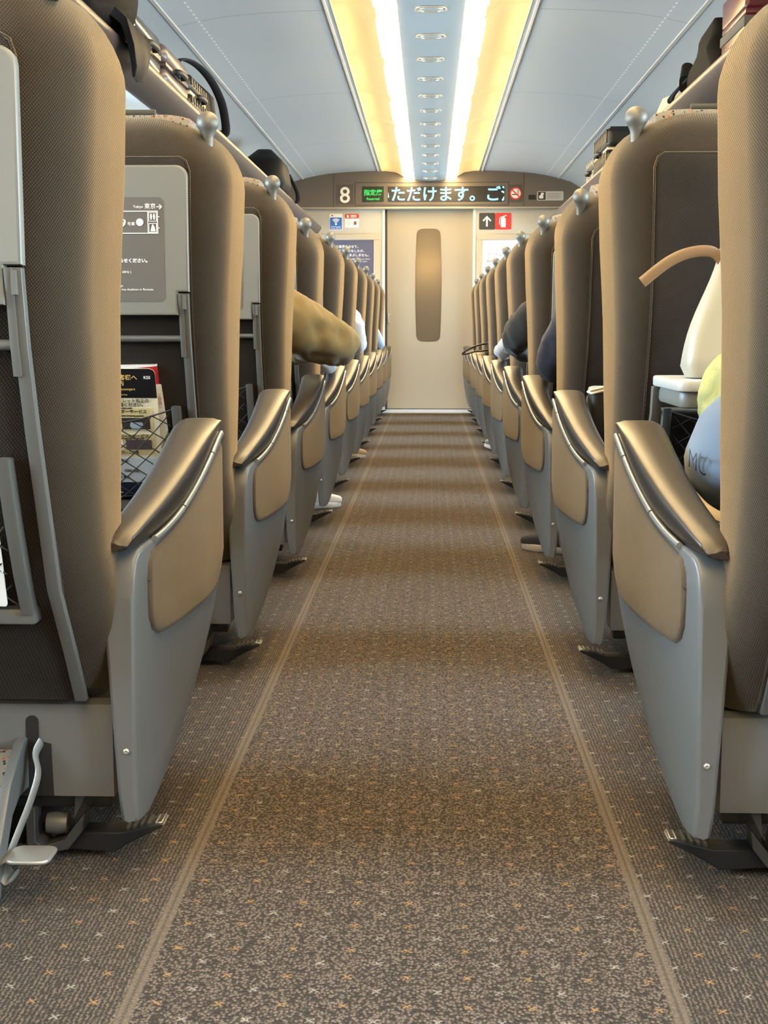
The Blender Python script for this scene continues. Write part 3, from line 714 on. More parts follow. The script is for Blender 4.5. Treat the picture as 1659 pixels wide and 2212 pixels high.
def pad_me(s):
    top = [(-0.008, 0.481), (0.02, 0.490), (0.06, 0.503), (0.13, 0.524), (0.27, 0.568), (0.37, 0.594), (0.45, 0.606), (0.50, 0.609), (0.525, 0.606)]
    bot = [(-0.008, 0.463), (0.05, 0.466), (0.08, 0.470), (0.14, 0.480), (0.21, 0.496), (0.33, 0.535), (0.45, 0.577), (0.50, 0.588), (0.525, 0.592)]
    rings = []
    y0, y1 = -0.008, 0.52
    for i in range(34):
        f = i / 33; y = y0 + (y1 - y0) * (0.5 - 0.5 * cos(pi * f))
        k = 0.0; re = 0.018
        if y - y0 < re: k = re - sqrt(max(0, re * re - (re - (y - y0)) ** 2))
        if y1 - y < re: k = re - sqrt(max(0, re * re - (re - (y1 - y)) ** 2))
        ua = uf(y) - 0.001 - 0.006 * sin(pi * min(1, y / 0.5)) + k * 0.55; ub = ua + 0.050 + 0.026 * min(1, y / 0.45) - 1.1 * k
        z1, z0 = hermite(top, y) - k * 0.75, hermite(bot, y) + 0.001
        if z1 - z0 < 0.008: z1 = z0 + 0.008
        h = z1 - z0; pts = []
        # gently sloping aisle flank, crisp shoulder, crowned top, rounded inner side
        pts += [(ua + 0.014, z0), (ua + 0.008, z0 + 0.002), (ua + 0.004, z0 + 0.3 * h), (ua + 0.001, z0 + 0.65 * h), (ua, z0 + 0.88 * h), (ua + 0.002, z0 + 0.96 * h), (ua + 0.007, z1), (ua + 0.014, z1 + 0.0025)]
        wdt = ub - ua
        for q in (0.42, 0.55, 0.68, 0.8): pts.append((ua + wdt * q, z1 + 0.003 * (1 - ((q - 0.5) / 0.5) ** 2)))
        pts += [(ub - 0.008, z1 - 0.001), (ub - 0.002, z1 - 0.006), (ub, z1 - 0.45 * h), (ub - 0.003, z0 + 0.1 * h), (ub - 0.010, z0)]
        rings.append([(s * u, y, z) for u, z in pts])
    bm = bmesh.new(); loft(bm, rings); return finish(bm, 60)
def trim_me(s):
    tr = [(0.02, 0.4665), (0.05, 0.468), (0.08, 0.471), (0.14, 0.481), (0.21, 0.498), (0.33, 0.537), (0.45, 0.578), (0.49, 0.589)]
    bm = bmesh.new()
    for a, b in ((0.075, 0.205), (0.209, 0.395), (0.399, 0.487)):
        pts = [(s * (uf(y) - 0.0015), y, hermite(tr, y) - 0.001) for y in [a + (b - a) * i / 12 for i in range(13)]]
        tube(bm, pts, 0.0050, 8)
    return finish(bm, 60)
def fabric_panel_me(s):
    bot = [(0.050, 0.395), (0.053, 0.362), (0.064, 0.343), (0.085, 0.332), (0.13, 0.329), (0.25, 0.330), (0.36, 0.331), (0.44, 0.342), (0.478, 0.385), (0.490, 0.45)]
    top = [(0.050, 0.42), (0.053, 0.437), (0.064, 0.452), (0.085, 0.459), (0.14, 0.470), (0.21, 0.487), (0.33, 0.525), (0.42, 0.556), (0.478, 0.571), (0.490, 0.56)]
    rings = []
    for y in [0.050, 0.053, 0.058, 0.064, 0.073, 0.085, 0.105, 0.14, 0.18, 0.21, 0.27, 0.33, 0.38, 0.42, 0.455, 0.478, 0.490]:
        ua = uf(y); z0, z1 = lerp(bot, y), lerp(top, y); d_ = 0.0045 if 0.052 < y < 0.488 else 0.001
        pts = [(ua + 0.004, z0 - 0.001), (ua - d_ * 0.3, z0), (ua - d_ * 0.8, z0 + 0.003), (ua - d_, z0 + 0.009)] + [(ua - d_, z0 + (z1 - z0) * q) for q in (0.25, 0.5, 0.75)] + [(ua - d_, z1 - 0.009), (ua - d_ * 0.8, z1 - 0.003), (ua - d_ * 0.3, z1), (ua + 0.004, z1 + 0.001)]
        rings.append([(s * u, y, z) for u, z in pts])
    bm = bmesh.new(); loft(bm, rings); return finish(bm, 60)
def net_me(s, u0, u1, z0, z1):
    """diagonal elastic net stretched in the pocket frame, bulging to the rear"""
    bm = bmesh.new(); nu, nv = 7, 5
    def pt(a, b):
        u = u0 + (u1 - u0) * a; zt = z1 - 0.030 * sin(pi * a); z = z0 + (zt - z0) * b
        return (s * u, yr(z) - 0.026 - 0.014 * sin(pi * a) * (0.35 + 0.65 * b), z)
    for d_ in (1, -1):
        for k in range(-nv, nu + nv):
            pts = []
            for i in range(13):
                b = i / 12; a = (k + d_ * b * nv + (0 if d_ > 0 else nv * 0)) / nu
                if -1e-6 <= a <= 1 + 1e-6: pts.append(pt(a, b))
            if len(pts) > 1: tube(bm, pts, 0.0013, 5)
    tube(bm, [pt(i / 16, 1.0) for i in range(17)], 0.0019, 6)
    return finish(bm, 60)
def tray_poly(dz=0):
    r = 0.022; top = [(UC - 0.197 + r - r * cos(a), 1.080 - r + r * sin(a)) for a in [pi / 2 * k / 5 for k in range(6)]]
    top2 = [(2 * UC - u, z) for u, z in reversed(top)]
    return [(UC - 0.175, 0.788), (UC - 0.175, 0.834), (UC - 0.197, 0.834)] + top + top2 + [(UC + 0.197, 0.834), (UC + 0.175, 0.834), (UC + 0.175, 0.788)]
def tray_side(s): return [(s * u, z) for u, z in tray_poly()]
CASTER = [(0.445, 0.103), (0.462, 0.103), (0.470, 0.050), (0.492, 0.022), (0.535, 0.012), (0.552, 0.030), (0.552, 0.085), (0.538, 0.085), (0.538, 0.034), (0.528, 0.027), (0.50, 0.036), (0.484, 0.06), (0.480, 0.103)]
BACK = ('backrest', 'rear_panel', 'tray_table', 'tray_arm', 'crossbar', 'pocket_frame', 'hand_grip', 'headrest_cover')

M['patterned'] = None
def antimac():
    m, t, b = newmat('grey_orange_black_patterned_cloth'); n = NB(t); vec, x, y, z = n.xyz()
    vo = t.nodes.new('ShaderNodeTexVoronoi'); vo.inputs['Scale'].default_value = 150; t.links.new(vec, vo.inputs['Vector'])
    spt = n.m('SUBTRACT', 1.0, n.step(vo.outputs['Distance'], 0.30, 0.42))
    sp = t.nodes.new('ShaderNodeSeparateColor'); t.links.new(vo.outputs['Color'], sp.inputs[0])
    hue = n.step(sp.outputs[0], 0.55, 0.6)
    c2 = n.mix(hue, (0.03, 0.03, 0.03), (0.32, 0.085, 0.03))
    t.links.new(n.mix(spt, (0.20, 0.195, 0.175), c2), b.inputs['Base Color']); setp(b, rough=0.9, spec=0.1)
    return m
M['patterned'] = antimac()

notice_lines = None
def make_seat(s):
    root = empty('double_seat', 'x', 'seat', (XC, 0, 0), 'brown double seats either side of the aisle')
    br = backrest_me(s)
    shift = s * 0.575
    for k in (0, 1):
        b = link('backrest', br, 'fabric', root, (shift * k, 0, 0))
        rpn = link('rear_panel', rear_panel_me(s) if k == 0 else rp0, 'fabric_dark', root, (shift * k, 0, 0)); rp0 = rpn.data
        if k == 0:
            pts = [(s * (UC - 0.199), yr(z) - 0.003, z) for z in [0.27 + 0.8 * i / 20 for i in range(21)]] + [(s * (UC - 0.192), yr(1.09) - 0.003, 1.09), (s * (UC - 0.18), yr(1.097) - 0.003, 1.097)]
            pts += [(-p[0] + 2 * s * UC, p[1], p[2]) for p in reversed(pts)]
            pip = mtube(pts, 0.0024, 6)
        link('piping', pip, 'fabric', rpn)
        # seat cushion
        if k == 0:
            bm = bmesh.new(); rings = []
            for z, g in ((0.262, 0.012), (0.270, 0.002), (0.30, 0), (0.40, 0), (0.425, 0.008), (0.438, 0.03), (0.442, 0.06)):
                rings.append([(s * u, y, z) for u, y in rrect(0.438 + g, 0.925 - g, 0.085 + g, 0.56 - g, 0.04, 4)])
            loft(bm, rings); cu = finish(bm, 60)
        link('seat_cushion', cu, 'fabric', root, (shift * k, 0, 0))
        # headrest cover: patterned cloth over the top with rolled dark edge
        if k == 0:
            def topz(u):
                d_ = max(0.0, 0.16 - (UC - 0.362 - abs(u - UC))) / 0.16
                return 1.188 - 0.140 * (1 - sqrt(max(0, 1 - d_ * d_)))
            bm = bmesh.new(); rings = []
            for f in range(21):
                u = UC - 0.185 + 0.37 * f / 20; z = topz(u)
                rings.append([(s * u, -0.128, z - 0.020), (s * u, -0.122, z + 0.002), (s * u, -0.112, z + 0.005), (s * u, -0.06, z + 0.006), (s * u, 0.0, z + 0.004), (s * u, 0.028, z - 0.012), (s * u, 0.034, z - 0.10), (s * u, -0.02, z - 0.05)])
            loft(bm, rings); hc = finish(bm, 60)
            roll = mtube([(s * (UC - 0.115), -0.110, 1.1970), (s * (UC + 0.13), -0.110, 1.1985)], 0.0065, 10)
        h = link('headrest_cover', hc, 'patterned', root, (shift * k, 0, 0))
        link('rolled_edge', roll, plain('dark_olive_cloth', (0.045, 0.040, 0.030), 0.7) if k == 0 else roll.materials[0], h)
    # grip ball on the aisle shoulder
    bm = bmesh.new(); R_ = 0.0225
    prof = [(0.0105, -0.052), (0.0112, -0.031), (0.0128, -0.024), (0.0150, -0.0185)] + [(R_ * cos(a), R_ * sin(a)) for a in [-0.75 + (pi / 2 + 0.75) * k / 12 for k in range(12)]] + [(0.0008, R_)]
    lathe(bm, prof, 20, (s * 0.425, -0.150, 1.171))
    g = link('hand_grip', finish(bm, 60), 'grip', root)
    # tray, notice, arms, crossbar
    yt = -0.232
    t = link('tray_table', mprism(tray_side(s), 'y', yt, yt + 0.020, 0.004), 'tray', root)
    np_ = mprism([(s * u, z) for u, z in rrect(UC - 0.150, UC + 0.150, 0.815, 1.018, 0.010)], 'y', yt - 0.0006, yt + 0.002)
    link('notice_panel', np_, 'notice', t)
    # lettering, laid out from the reader's left to right
    xr = (-UC + 0.150) if s < 0 else UC + 0.150     # right edge of panel as read
    items = []
    def T(body, size, dx, z, al='RIGHT', bold=0.0): items.append((text_me(body, size, al, 0.0002, bold), (xr + dx, 0, z)))
    T('Tokyo', 0.0075, -0.040, 0.997); T('東京', 0.0115, -0.0145, 0.9965)
    T('9', 0.019, -0.0745, 0.962, 'RIGHT', 0.0005); T('号車', 0.0078, -0.0565, 0.9635)
    T('8', 0.019, -0.20, 0.962, 'RIGHT', 0.0005); T('号車', 0.009, -0.182, 0.9635)
    T('異常を見つけたら乗務員にお知らせください。', 0.0088, -0.028, 0.892, 'RIGHT', 0.0003)
    T('コンセント ( 100V / 2A / 60Hz )', 0.0066, -0.066, 0.871)
    T('Please keep an eye on your baggage.', 0.0056, -0.082, 0.8445)
    T('The voltage may shutdown or fluctuate.', 0.0058, -0.022, 0.837)
    lt = join_me(items)
    bm = bmesh.new(); bm.from_mesh(lt)
    def ln(x0, x1, z0, z1): box(bm, xr + x0, xr + x1, -0.0004, 0.0003, z0, z1)
    ln(-0.290, -0.011, 0.990, 0.9915); ln(-0.290, -0.011, 0.9475, 0.949); ln(-0.0125, -0.011, 0.949, 0.990); ln(-0.0315, -0.0305, 0.949, 0.990); ln(-0.290, -0.2885, 0.949, 0.990)
    for zc in (0.980, 0.9585):
        for (a0, a1, b0, b1) in ((-0.0295, -0.0135, zc + 0.008, zc + 0.009), (-0.0295, -0.0135, zc - 0.009, zc - 0.008), (-0.0295, -0.0285, zc - 0.009, zc + 0.009), (-0.0145, -0.0135, zc - 0.009, zc + 0.009)): ln(a0, a1, b0, b1)
        ln(-0.011, -0.008, zc - 0.0006, zc + 0.0006)
    for dx in (-0.0245, -0.0185):
        prism(bm, [(xr + dx + 0.0016 * cos(2 * pi * k / 10), 0.9845 + 0.0016 * sin(2 * pi * k / 10)) for k in range(10)], 'y', -0.0004, 0.0003)
        prism(bm, [(xr + dx - 0.0022, 0.9825), (xr + dx + 0.0022, 0.9825), (xr + dx + 0.0012, 0.9745), (xr + dx - 0.0012, 0.9745)], 'y', -0.0004, 0.0003)
    prism(bm, [(xr - 0.026, 0.952), (xr - 0.016, 0.952), (xr - 0.018, 0.961), (xr - 0.022, 0.966), (xr - 0.024, 0.960)], 'y', -0.0004, 0.0003)
    prism(bm, [(xr - 0.047 + 0.0075 * cos(2 * pi * (k + .5) / 8), 0.9695 + 0.0075 * sin(2 * pi * (k + .5) / 8)) for k in range(8)], 'y', -0.0004, 0.0003)
    prism(bm, [(xr - 0.0135, 1.000), (xr - 0.0055, 1.000), (xr - 0.0085, 1.0032), (xr - 0.0072, 1.0042), (xr - 0.002, 0.9993), (xr - 0.0072, 0.9944), (xr - 0.0085, 0.9954), (xr - 0.0055, 0.9986), (xr - 0.0135, 0.9986)], 'y', -0.0004, 0.0003)
    bm.to_mesh(lt); bm.free()
    link('lettering', lt, 'white_ink', t, (0, yt - 0.0012, 0))
    arm_prof = [(-0.222, 0.831), (-0.205, 0.740), (-0.175, 0.640), (-0.100, 0.428), (-0.030, 0.330), (0.020, 0.252)]
    for q in (-1, 1):
        bm = bmesh.new()
        uc = UC + q * 0.188
        def seg(u0, u1, th, pts):
            poly = [(y - th, z) for y, z in pts] + [(y + 0.006, z) for y, z in reversed(pts)]
            prism(bm, poly, 'x', s * u0, s * u1, 0.0015)
        bot_u = [0, 0, 0, 0, -q * 0.0, -q * 0.0]
        seg(uc - 0.008, uc + 0.008, 0.010, arm_prof)
        seg(uc - q * 0.008 - 0.006, uc - q * 0.008 + 0.004, 0.013, arm_prof[:2] + [(-0.196, 0.705)])
        box(bm, min(s * (uc - 0.003), s * (uc + 0.003)), max(s * (uc - 0.003), s * (uc + 0.003)), -0.2365, -0.225, 0.800, 0.828)
        link('tray_arm', finish(bm, 40), 'metal_grey', root)
    link('crossbar', mtube([(s * (UC - 0.182), -0.205, 0.742), (s * (UC + 0.182), -0.205, 0.742)], 0.0065, 12), 'metal_grey', root)
    # pocket frame and net
    bm = bmesh.new()
    for q in (-1, 1):
        u = UC + q * 0.157; pts = [(z, yr(z) - 0.022) for z in (0.395, 0.45, 0.52, 0.605)]
        prism(bm, [(y - 0.010, z) for z, y in pts] + [(y + 0.014, z) for z, y in reversed(pts)], 'x', s * (u - 0.009), s * (u + 0.009), 0.003)
    box(bm, min(s * (UC - 0.166), s * (UC + 0.166)), max(s * (UC - 0.166), s * (UC + 0.166)), yr(0.392) - 0.028, yr(0.392) + 0.006, 0.380, 0.402, 0.005)
    pf = link('pocket_frame', finish(bm, 40), 'metal_grey', root)
    link('net', net_me(s, UC - 0.150, UC + 0.150, 0.405, 0.598), 'cord', pf)
    # armrest
    a = link('armrest', shell_me(s), 'shell', root)
    link('pad', pad_me(s), 'leather', a); link('fabric_panel', fabric_panel_me(s), 'fabric_pale', a); link('trim_strip', trim_me(s), 'chrome', a)
    bm = bmesh.new(); lathe(bm, [(0.0045, 0), (0.0045, 0.0015), (0.0035, 0.0028), (0.0018, 0.003), (0.0014, 0.0018), (0.0002, 0.0018)], 14)
    for v in bm.verts: v.co = (s * 0.393 + v.co.x, -v.co.z + 0.0005, 0.184 + v.co.y)
    link('screw', finish(bm, 50), 'satin', a)
    # under-frame
    pl = [(0.040, 0.106), (0.040, 0.225), (0.044, 0.238), (0.054, 0.245), (0.120, 0.245), (0.120, 0.106)]
    beam = link('base_beam', mprism([(y, z) for y, z in pl], 'x', s * 0.4205, s * 1.50, 0.0, 30), 'shell', root)
    bm = bmesh.new(); prism(bm, [(s * (0.534 + 0.009 * cos(pi * k / 8)), 0.214 + 0.009 * sin(pi * k / 8)) for k in range(9)] + [(s * 0.525, 0.186), (s * 0.508, 0.182), (s * 0.506, 0.106), (s * 0.550, 0.106), (s * 0.543, 0.186)], 'y', 0.0385, 0.042)
    link('footrest_slot', finish(bm), 'black', beam)
    bm = bmesh.new(); box(bm, min(s * 0.44, s * 1.46), max(s * 0.44, s * 1.46), 0.07, 0.50, 0.098, 0.268); link('seat_pan', finish(bm), 'dark_metal', root)
    bm = bmesh.new(); box(bm, min(s * 0.56, s * 1.42), max(s * 0.56, s * 1.42), 0.105, 0.54, 0.0, 0.10, 0.01); box(bm, min(s * 0.54, s * 1.35), max(s * 0.54, s * 1.35), 0.055, 0.15, 0.0, 0.030, 0.008)  # seat foot enlarged into a black block to put shade under the seat
    box(bm, min(s * 0.43, s * 0.62), max(s * 0.43, s * 0.62), 0.06, 0.10, 0.082, 0.104, 0.004)
    link('shade_pedestal', finish(bm), 'black', root)
    c_ = link('caster_bracket', mprism([(s * u, z) for u, z in CASTER], 'y', 0.052, 0.088, 0.002), 'dark_metal', root)
    bm = bmesh.new(); lathe(bm, [(0.001, -0.016), (0.015, -0.015), (0.017, 0), (0.015, 0.015), (0.001, 0.016)], 16)
    for v in bm.verts: v.co = (s * 0.510 + v.co.z, 0.072 + v.co.y, 0.055 + v.co.x)
    link('axle', finish(bm), 'metal_grey', c_)
    # lock pedal reaching into the aisle
    bm = bmesh.new()
    prism(bm, [(s * 0.500, 0.014), (s * 0.430, 0.010), (s * 0.412, 0.022), (s * 0.385, 0.036), (s * 0.362, 0.047), (s * 0.358, 0.052), (s * 0.364, 0.054), (s * 0.392, 0.047), (s * 0.420, 0.040), (s * 0.500, 0.040)], 'y', 0.075, 0.118, 0.002)
    pd = link('lock_pedal', finish(bm), 'black', root)
    bm = bmesh.new()
    for uu, zz in ((0.3615, 0.0545), (0.370, 0.0535)): tube(bm, [(s * uu, 0.078, zz), (s * uu, 0.114, zz)], 0.0013, 6)
    tube(bm, [(s * 0.3615, 0.078, 0.0545), (s * 0.370, 0.078, 0.0535)], 0.0012, 6)
    link('chrome_edge', finish(bm), 'chrome', pd)
    bm = bmesh.new()
    for i in range(4): box(bm, min(s * (0.379 + 0.010 * i), s * (0.383 + 0.010 * i)), max(s * (0.379 + 0.010 * i), s * (0.383 + 0.010 * i)), 0.077, 0.116, 0.045 - 0.0022 * i, 0.0535 - 0.0022 * i)
    link('tread', finish(bm), 'dark_metal', pd)
    # footrest for the passenger behind
    bm = bmesh.new()
    prism(bm, [(0.046, 0.192), (0.020, 0.190), (-0.045, 0.150), (-0.105, 0.075), (-0.130, 0.016), (-0.105, 0.014), (-0.075, 0.060), (-0.040, 0.105), (-0.005, 0.120), (0.046, 0.118)], 'x', s * 0.541, s * 0.555, 0.002)
    fr = link('footrest', finish(bm), 'shell', root)
    bm = bmesh.new(); prism(bm, [(0.030, 0.176), (-0.042, 0.142), (-0.104, 0.066), (-0.088, 0.060), (-0.030, 0.122), (0.034, 0.160)], 'x', s * 0.555, s * 0.82)
    link('tread_cloth', finish(bm), 'patterned', fr)
    bm = bmesh.new(); pts = smooth_path([(s * (u + 0.034), y, z) for u, y, z in ((0.487, 0.036, 0.186), (0.491, 0.020, 0.172), (0.484, 0.006, 0.150), (0.490, -0.012, 0.118), (0.502, -0.030, 0.082), (0.512, -0.046, 0.052), (0.515, -0.056, 0.040), (0.508, -0.066, 0.037))], 5)
    tube(bm, pts, 0.006, 8, True, (0.4, 1.5)); 
    pp = rrect(0.476, 0.536, -0.108, -0.048, 0.014, 4)
    prism(bm, [(s * u, y) for u, y in pp], 'z', 0.062, 0.067, 0.0015)
    tube(bm, smooth_path([(s * 0.530, -0.078, 0.0645), (s * 0.541, -0.078, 0.060), (s * 0.545, -0.078, 0.046), (s * 0.537, -0.078, 0.032), (s * 0.530, -0.078, 0.036)], 4), 0.004, 8, True, (6.0, 0.7))
    link('footrest_pedal', finish(bm, 50), 'satin', fr)
    return root

ROWS = 10
left0, right0 = make_seat(-1), make_seat(1)
def row_y(side, k): return (1.84 if side < 0 else 1.80) + PITCH * (k - 1)
ordn = ['nearest the camera', 'second', 'third', 'fourth', 'fifth', 'sixth', 'seventh', 'eighth', 'ninth', 'tenth and farthest']
RECL = {(-1, 4): 8.0, (-1, 6): -1.5, (-1, 7): -2, (-1, 8): -2, (-1, 9): -1, (1, 3): 12.0, (1, 4): 7.0, (1, 8): -1.5}
SEATS = {}
def recline(root, deg):
    piv = Vector((0, 0.05, 0.35)); a = radians(deg)
    Mx = Matrix.Translation(piv) @ Matrix.Rotation(a, 4, 'X') @ Matrix.Translation(-piv)
    for ch in root.children:
        if ch.name.split('.')[0] in BACK: ch.matrix_basis = Mx @ ch.matrix_basis
extra = {(-1, 1): ', cropped, grey tray up', (-1, 2):  ', printed tray up', (1, 1): ', cropped by frame', (1, 2): ', tray lowered under white bag'}
protos = {-1: copy_tree(left0), 1: copy_tree(right0)}
for side, pro in ((-1, left0), (1, right0)):
    for k in range(1, ROWS + 1):
        o = pro if k == 1 else copy_tree(protos[side])
        o.location = (XC, row_y(side, k), 0)
        sd = 'left' if side < 0 else 'right'
        o['label'] = 'brown double seat %s of aisle, %s%s%s' % (sd, ordn[k - 1], '' if k in (1, 10) else ' in the row', extra.get((side, k), ''))
        SEATS[(side, k)] = o
        # lowered trays on the right
        if (side, k) in ((1, 2), (1, 3)):
            for ch in list(o.children):
                if ch.name.split('.')[0] == 'tray_table':
                    for g in list(ch.children): bpy.data.objects.remove(g)
                    bm = bmesh.new()
                    prism(bm, rrect(UC - 0.197, UC + 0.197, -0.520, -0.222, 0.022, 5), 'z', 0.652, 0.672, 0.004)
                    if 'td' not in globals(): td = finish(bm)
                    else: bm.free()
                    ch.data = td; td.materials.clear(); td.materials.append(M['tray_white'])
                    bm = bmesh.new(); prism(bm, rrect(UC - 0.190, UC + 0.190, -0.505, -0.225, 0.020, 5), 'z', 0.622, 0.653, 0.008)
                    link('tray_body', finish(bm), 'tray', ch)
                elif ch.name.split('.')[0] == 'tray_arm':
                    q = 1 if sum(v.co.x for v in ch.data.vertices) / len(ch.data.vertices) > UC else -1
                    bm = bmesh.new(); pr = [(-0.262, 0.652), (-0.250, 0.60), (-0.150, 0.46), (-0.088, 0.400), (-0.030, 0.330), (0.020, 0.252)]
                    prism(bm, [(y - 0.016, z) for y, z in pr] + [(y + 0.008, z) for y, z in reversed(pr)], 'x', UC + q * 0.193 - 0.009, UC + q * 0.193 + 0.009, 0.002)
                    ch.data = finish(bm); ch.data.materials.append(M['metal_grey'])
                elif ch.name.split('.')[0] == 'crossbar': ch.location += Vector((0, 0.035, -0.142))
        if (side, k) in RECL: recline(o, RECL[(side, k)])
        if (side, k) == (-1, 1):
            for ch in o.children:
                kd = ch.name.split('.')[0]
                if kd == 'hand_grip': ch.location += Vector((0, -0.012, 0.024))
                elif kd in ('backrest', 'headrest_cover'): ch.location.z += 0.014
                elif kd in ('tray_table', 'tray_arm'): ch.location.x += 0.007
        if (side, k) == (1, 1):
            for ch in o.children:
                if ch.name.split('.')[0] in BACK: ch.location.x += 0.008
for r_ in protos.values():
    def kill(o):
        for c in list(o.children): kill(c)
        bpy.data.objects.remove(o)
    kill(r_)
# ------------------------------------------------------------------ people
def skin_me(nodes, edges, level=2, wrinkle=0.0, wscale=14, root=0):
    """nodes: list of (x,y,z,r)"""
    me = bpy.data.meshes.new('sk'); me.from_pydata([n[:3] for n in nodes], edges, [])
    o = bpy.data.objects.new('sk', me); C.objects.link(o)
    sk = o.modifiers.new('s', 'SKIN'); sk.use_smooth_shade = True; sk.branch_smoothing = 0.6
    sv = me.skin_vertices[0].data
    for i, n in enumerate(nodes):
        r = n[3]; sv[i].radius = (r, r) if isinstance(r, (int, float)) else r
        sv[i].use_root = (i == root)
    ss = o.modifiers.new('u', 'SUBSURF'); ss.levels = level; ss.render_levels = level
    dg = bpy.context.evaluated_depsgraph_get(); m2 = bpy.data.meshes.new_from_object(o.evaluated_get(dg))
    bpy.data.objects.remove(o)
    m2.materials.clear()
    if wrinkle:
        for v, nn in zip(m2.vertices, [Vector(v.normal) for v in m2.vertices]):
            p = Vector(v.co); f = noise.noise(p * wscale) + 0.6 * noise.noise(p * wscale * 2.3 + Vector((3, 1, 7)))
            f = 1 - 2 * abs(f)
            v.co = p + nn * wrinkle * f
    m2.shade_smooth(); return m2
def chain(nodes, edges, start, pts):
    """append a chain of (x,y,z,r) after node index start; returns last index"""
    prev = start
    for p in pts:
        nodes.append(p); edges.append((prev, len(nodes) - 1)); prev = len(nodes) - 1
    return prev
SHOES = {}
def shoe_me(kind):
    if kind in SHOES: return SHOES[kind]
    bm = bmesh.new(); rings = []
    L = 0.27
    for i in range(15):
        f = i / 14; y = L * (0.5 - 0.5 * cos(pi * f)); wd = lerp([(0, 0.022), (0.15, 0.033), (0.45, 0.038), (0.7, 0.046), (0.9, 0.038), (1, 0.012)], f)
        h = lerp([(0, 0.055), (0.15, 0.085), (0.35, 0.092), (0.55, 0.072), (0.8, 0.052), (0.95, 0.042), (1, 0.034)], f)
        rings.append([(a, y, b) for a, b in rrect(-wd, wd, 0.022, h, (0.006, 0.006, wd * 0.9, wd * 0.9), 5)])
    loft(bm, rings); up = finish(bm, 60)
    bm = bmesh.new(); out = []
    pts = [(0, -0.004, 0.024), (0.15, 0, 0.036), (0.45, 0, 0.040), (0.7, 0, 0.049), (0.9, 0, 0.041), (1, 0, 0.016)]
    poly = [(lerp([(a, c) for a, b, c in pts], f), L * f * 1.02 - 0.004) for f in [i / 14 for i in range(15)]]
    poly = [(x, y) for x, y in poly] + [(-x, y) for x, y in reversed(poly)]
    prism(bm, poly, 'z', 0.0, 0.026, 0.004); so = finish(bm, 50)
    SHOES[kind] = (up, so); return SHOES[kind]
def person(lab, s, k, top, legs, shoe, sole, arm, feet=None, knee=None, wrinkle=0.006, lean=0.0, rest_pad=False, hair='hair'):
    """seated passenger in the aisle seat of row k; arm = world nodes of the aisle-side sleeve from shoulder to wrist (x,y,z,r)"""
    Y = row_y(s, k); ux = XC + s * UC
    def W(du, y, z): return (ux + du, Y + y, z)       # du to the picture's right
    root = empty('person', lab, 'person', (ux, Y + 0.2, 0.44)); O = Vector((ux, Y + 0.2, 0.44))
    ai = -s    # the aisle lies this way in X
    hip = W(0, 0.23, 0.53); b1 = W(0, 0.15, 0.66); b2 = W(0, 0.06, 0.80); b3 = W(0, 0.02, 0.89)
    nk = W(0, 0.02, 0.965); hd = W(0, 0.045, 1.035); ht = W(0, 0.045, 1.085)
    far = [W(-ai * 0.17, 0.03, 0.885), W(-ai * 0.215, 0.12, 0.71), W(-ai * 0.12, 0.33, 0.645)]
    kn_a = knee[0] if knee else (ux + ai * 0.09, Y + 0.66, 0.50); an_a = knee[1] if knee else (ux + ai * 0.09, Y + 0.70, 0.10)
    kn_f = (ux - ai * 0.10, Y + 0.66, 0.50); an_f = (ux - ai * 0.10, Y + 0.72, 0.10)
    def rel(n): return (n[0] - O.x, n[1] - O.y, n[2] - O.z, n[3])
    # body: one continuous skin surface with fingers
    n, e = [(*hip, 0.10)], []
    i1 = chain(n, e, 0, [(*b1, 0.095), (*b2, 0.105), (*b3, (0.085))])
    i2 = chain(n, e, i1, [(*nk, 0.042), (*hd, 0.066), (*ht, 0.058)])
    hdx = i2 - 1
    chain(n, e, hdx, [(hd[0], hd[1] + 0.075, hd[2] - 0.005, 0.016)])                     # nose
    for q in (-1, 1): chain(n, e, hdx, [(hd[0] + q * 0.072, hd[1], hd[2] + 0.002, 0.014)])  # ears
    arm_core = [(p[0], p[1], p[2], min(0.040, p[3] * 0.6)) for p in arm]
    def hand(wr, dirv, side):
        d = Vector(dirv).normalized(); up = Vector((0, 0, 1)); sd = d.cross(up).normalized() * side
        w = Vector(n[wr][:3]); palm = w + d * 0.065
        pi_ = chain(n, e, wr, [(*palm, 0.026)])
        for j, ln in enumerate((0.062, 0.072, 0.068, 0.052)):
            o_ = sd * (0.027 - 0.018 * j)
            chain(n, e, pi_, [(*(palm + d * 0.022 + o_), 0.0095), (*(palm + d * (0.022 + ln * 0.5) + o_ * 1.1 - up * 0.008), 0.0085), (*(palm + d * (0.022 + ln) + o_ * 1.1 - up * 0.026), 0.007)])
        chain(n, e, wr, [(*(w + d * 0.03 + sd * 0.030 - up * 0.006), 0.012), (*(w + d * 0.065 + sd * 0.046 - up * 0.016), 0.009)])
    ia = chain(n, e, i1, arm_core)
    hv = Vector(arm[-1][:3]) - Vector(arm[-2][:3]); hand(ia, hv, 1)
    ib = chain(n, e, i1, [(*far[0], 0.042), (*far[1], 0.038), (*far[2], 0.027)])
    hand(ib, Vector(far[2]) - Vector(far[1]), -1)
    for kn, an in ((kn_a, an_a), (kn_f, an_f)):
        chain(n, e, 0, [(kn[0] * .7 + hip[0] * .3 , kn[1] * .5 + hip[1] * .5, 0.515, 0.07), (*kn, 0.050), (*[(a + b) / 2 for a, b in zip(kn, an)], 0.045), (*an, 0.033)])
    bo = link('body', skin_me([rel(q) for q in n], e, 1), 'skin', root)
    # upper garment
    n, e = [(hip[0], hip[1] - 0.01, hip[2] + 0.03, 0.125)], []
    i1 = chain(n, e, 0, [(*b1, 0.125), (*b2, 0.130), (*b3, 0.105)])
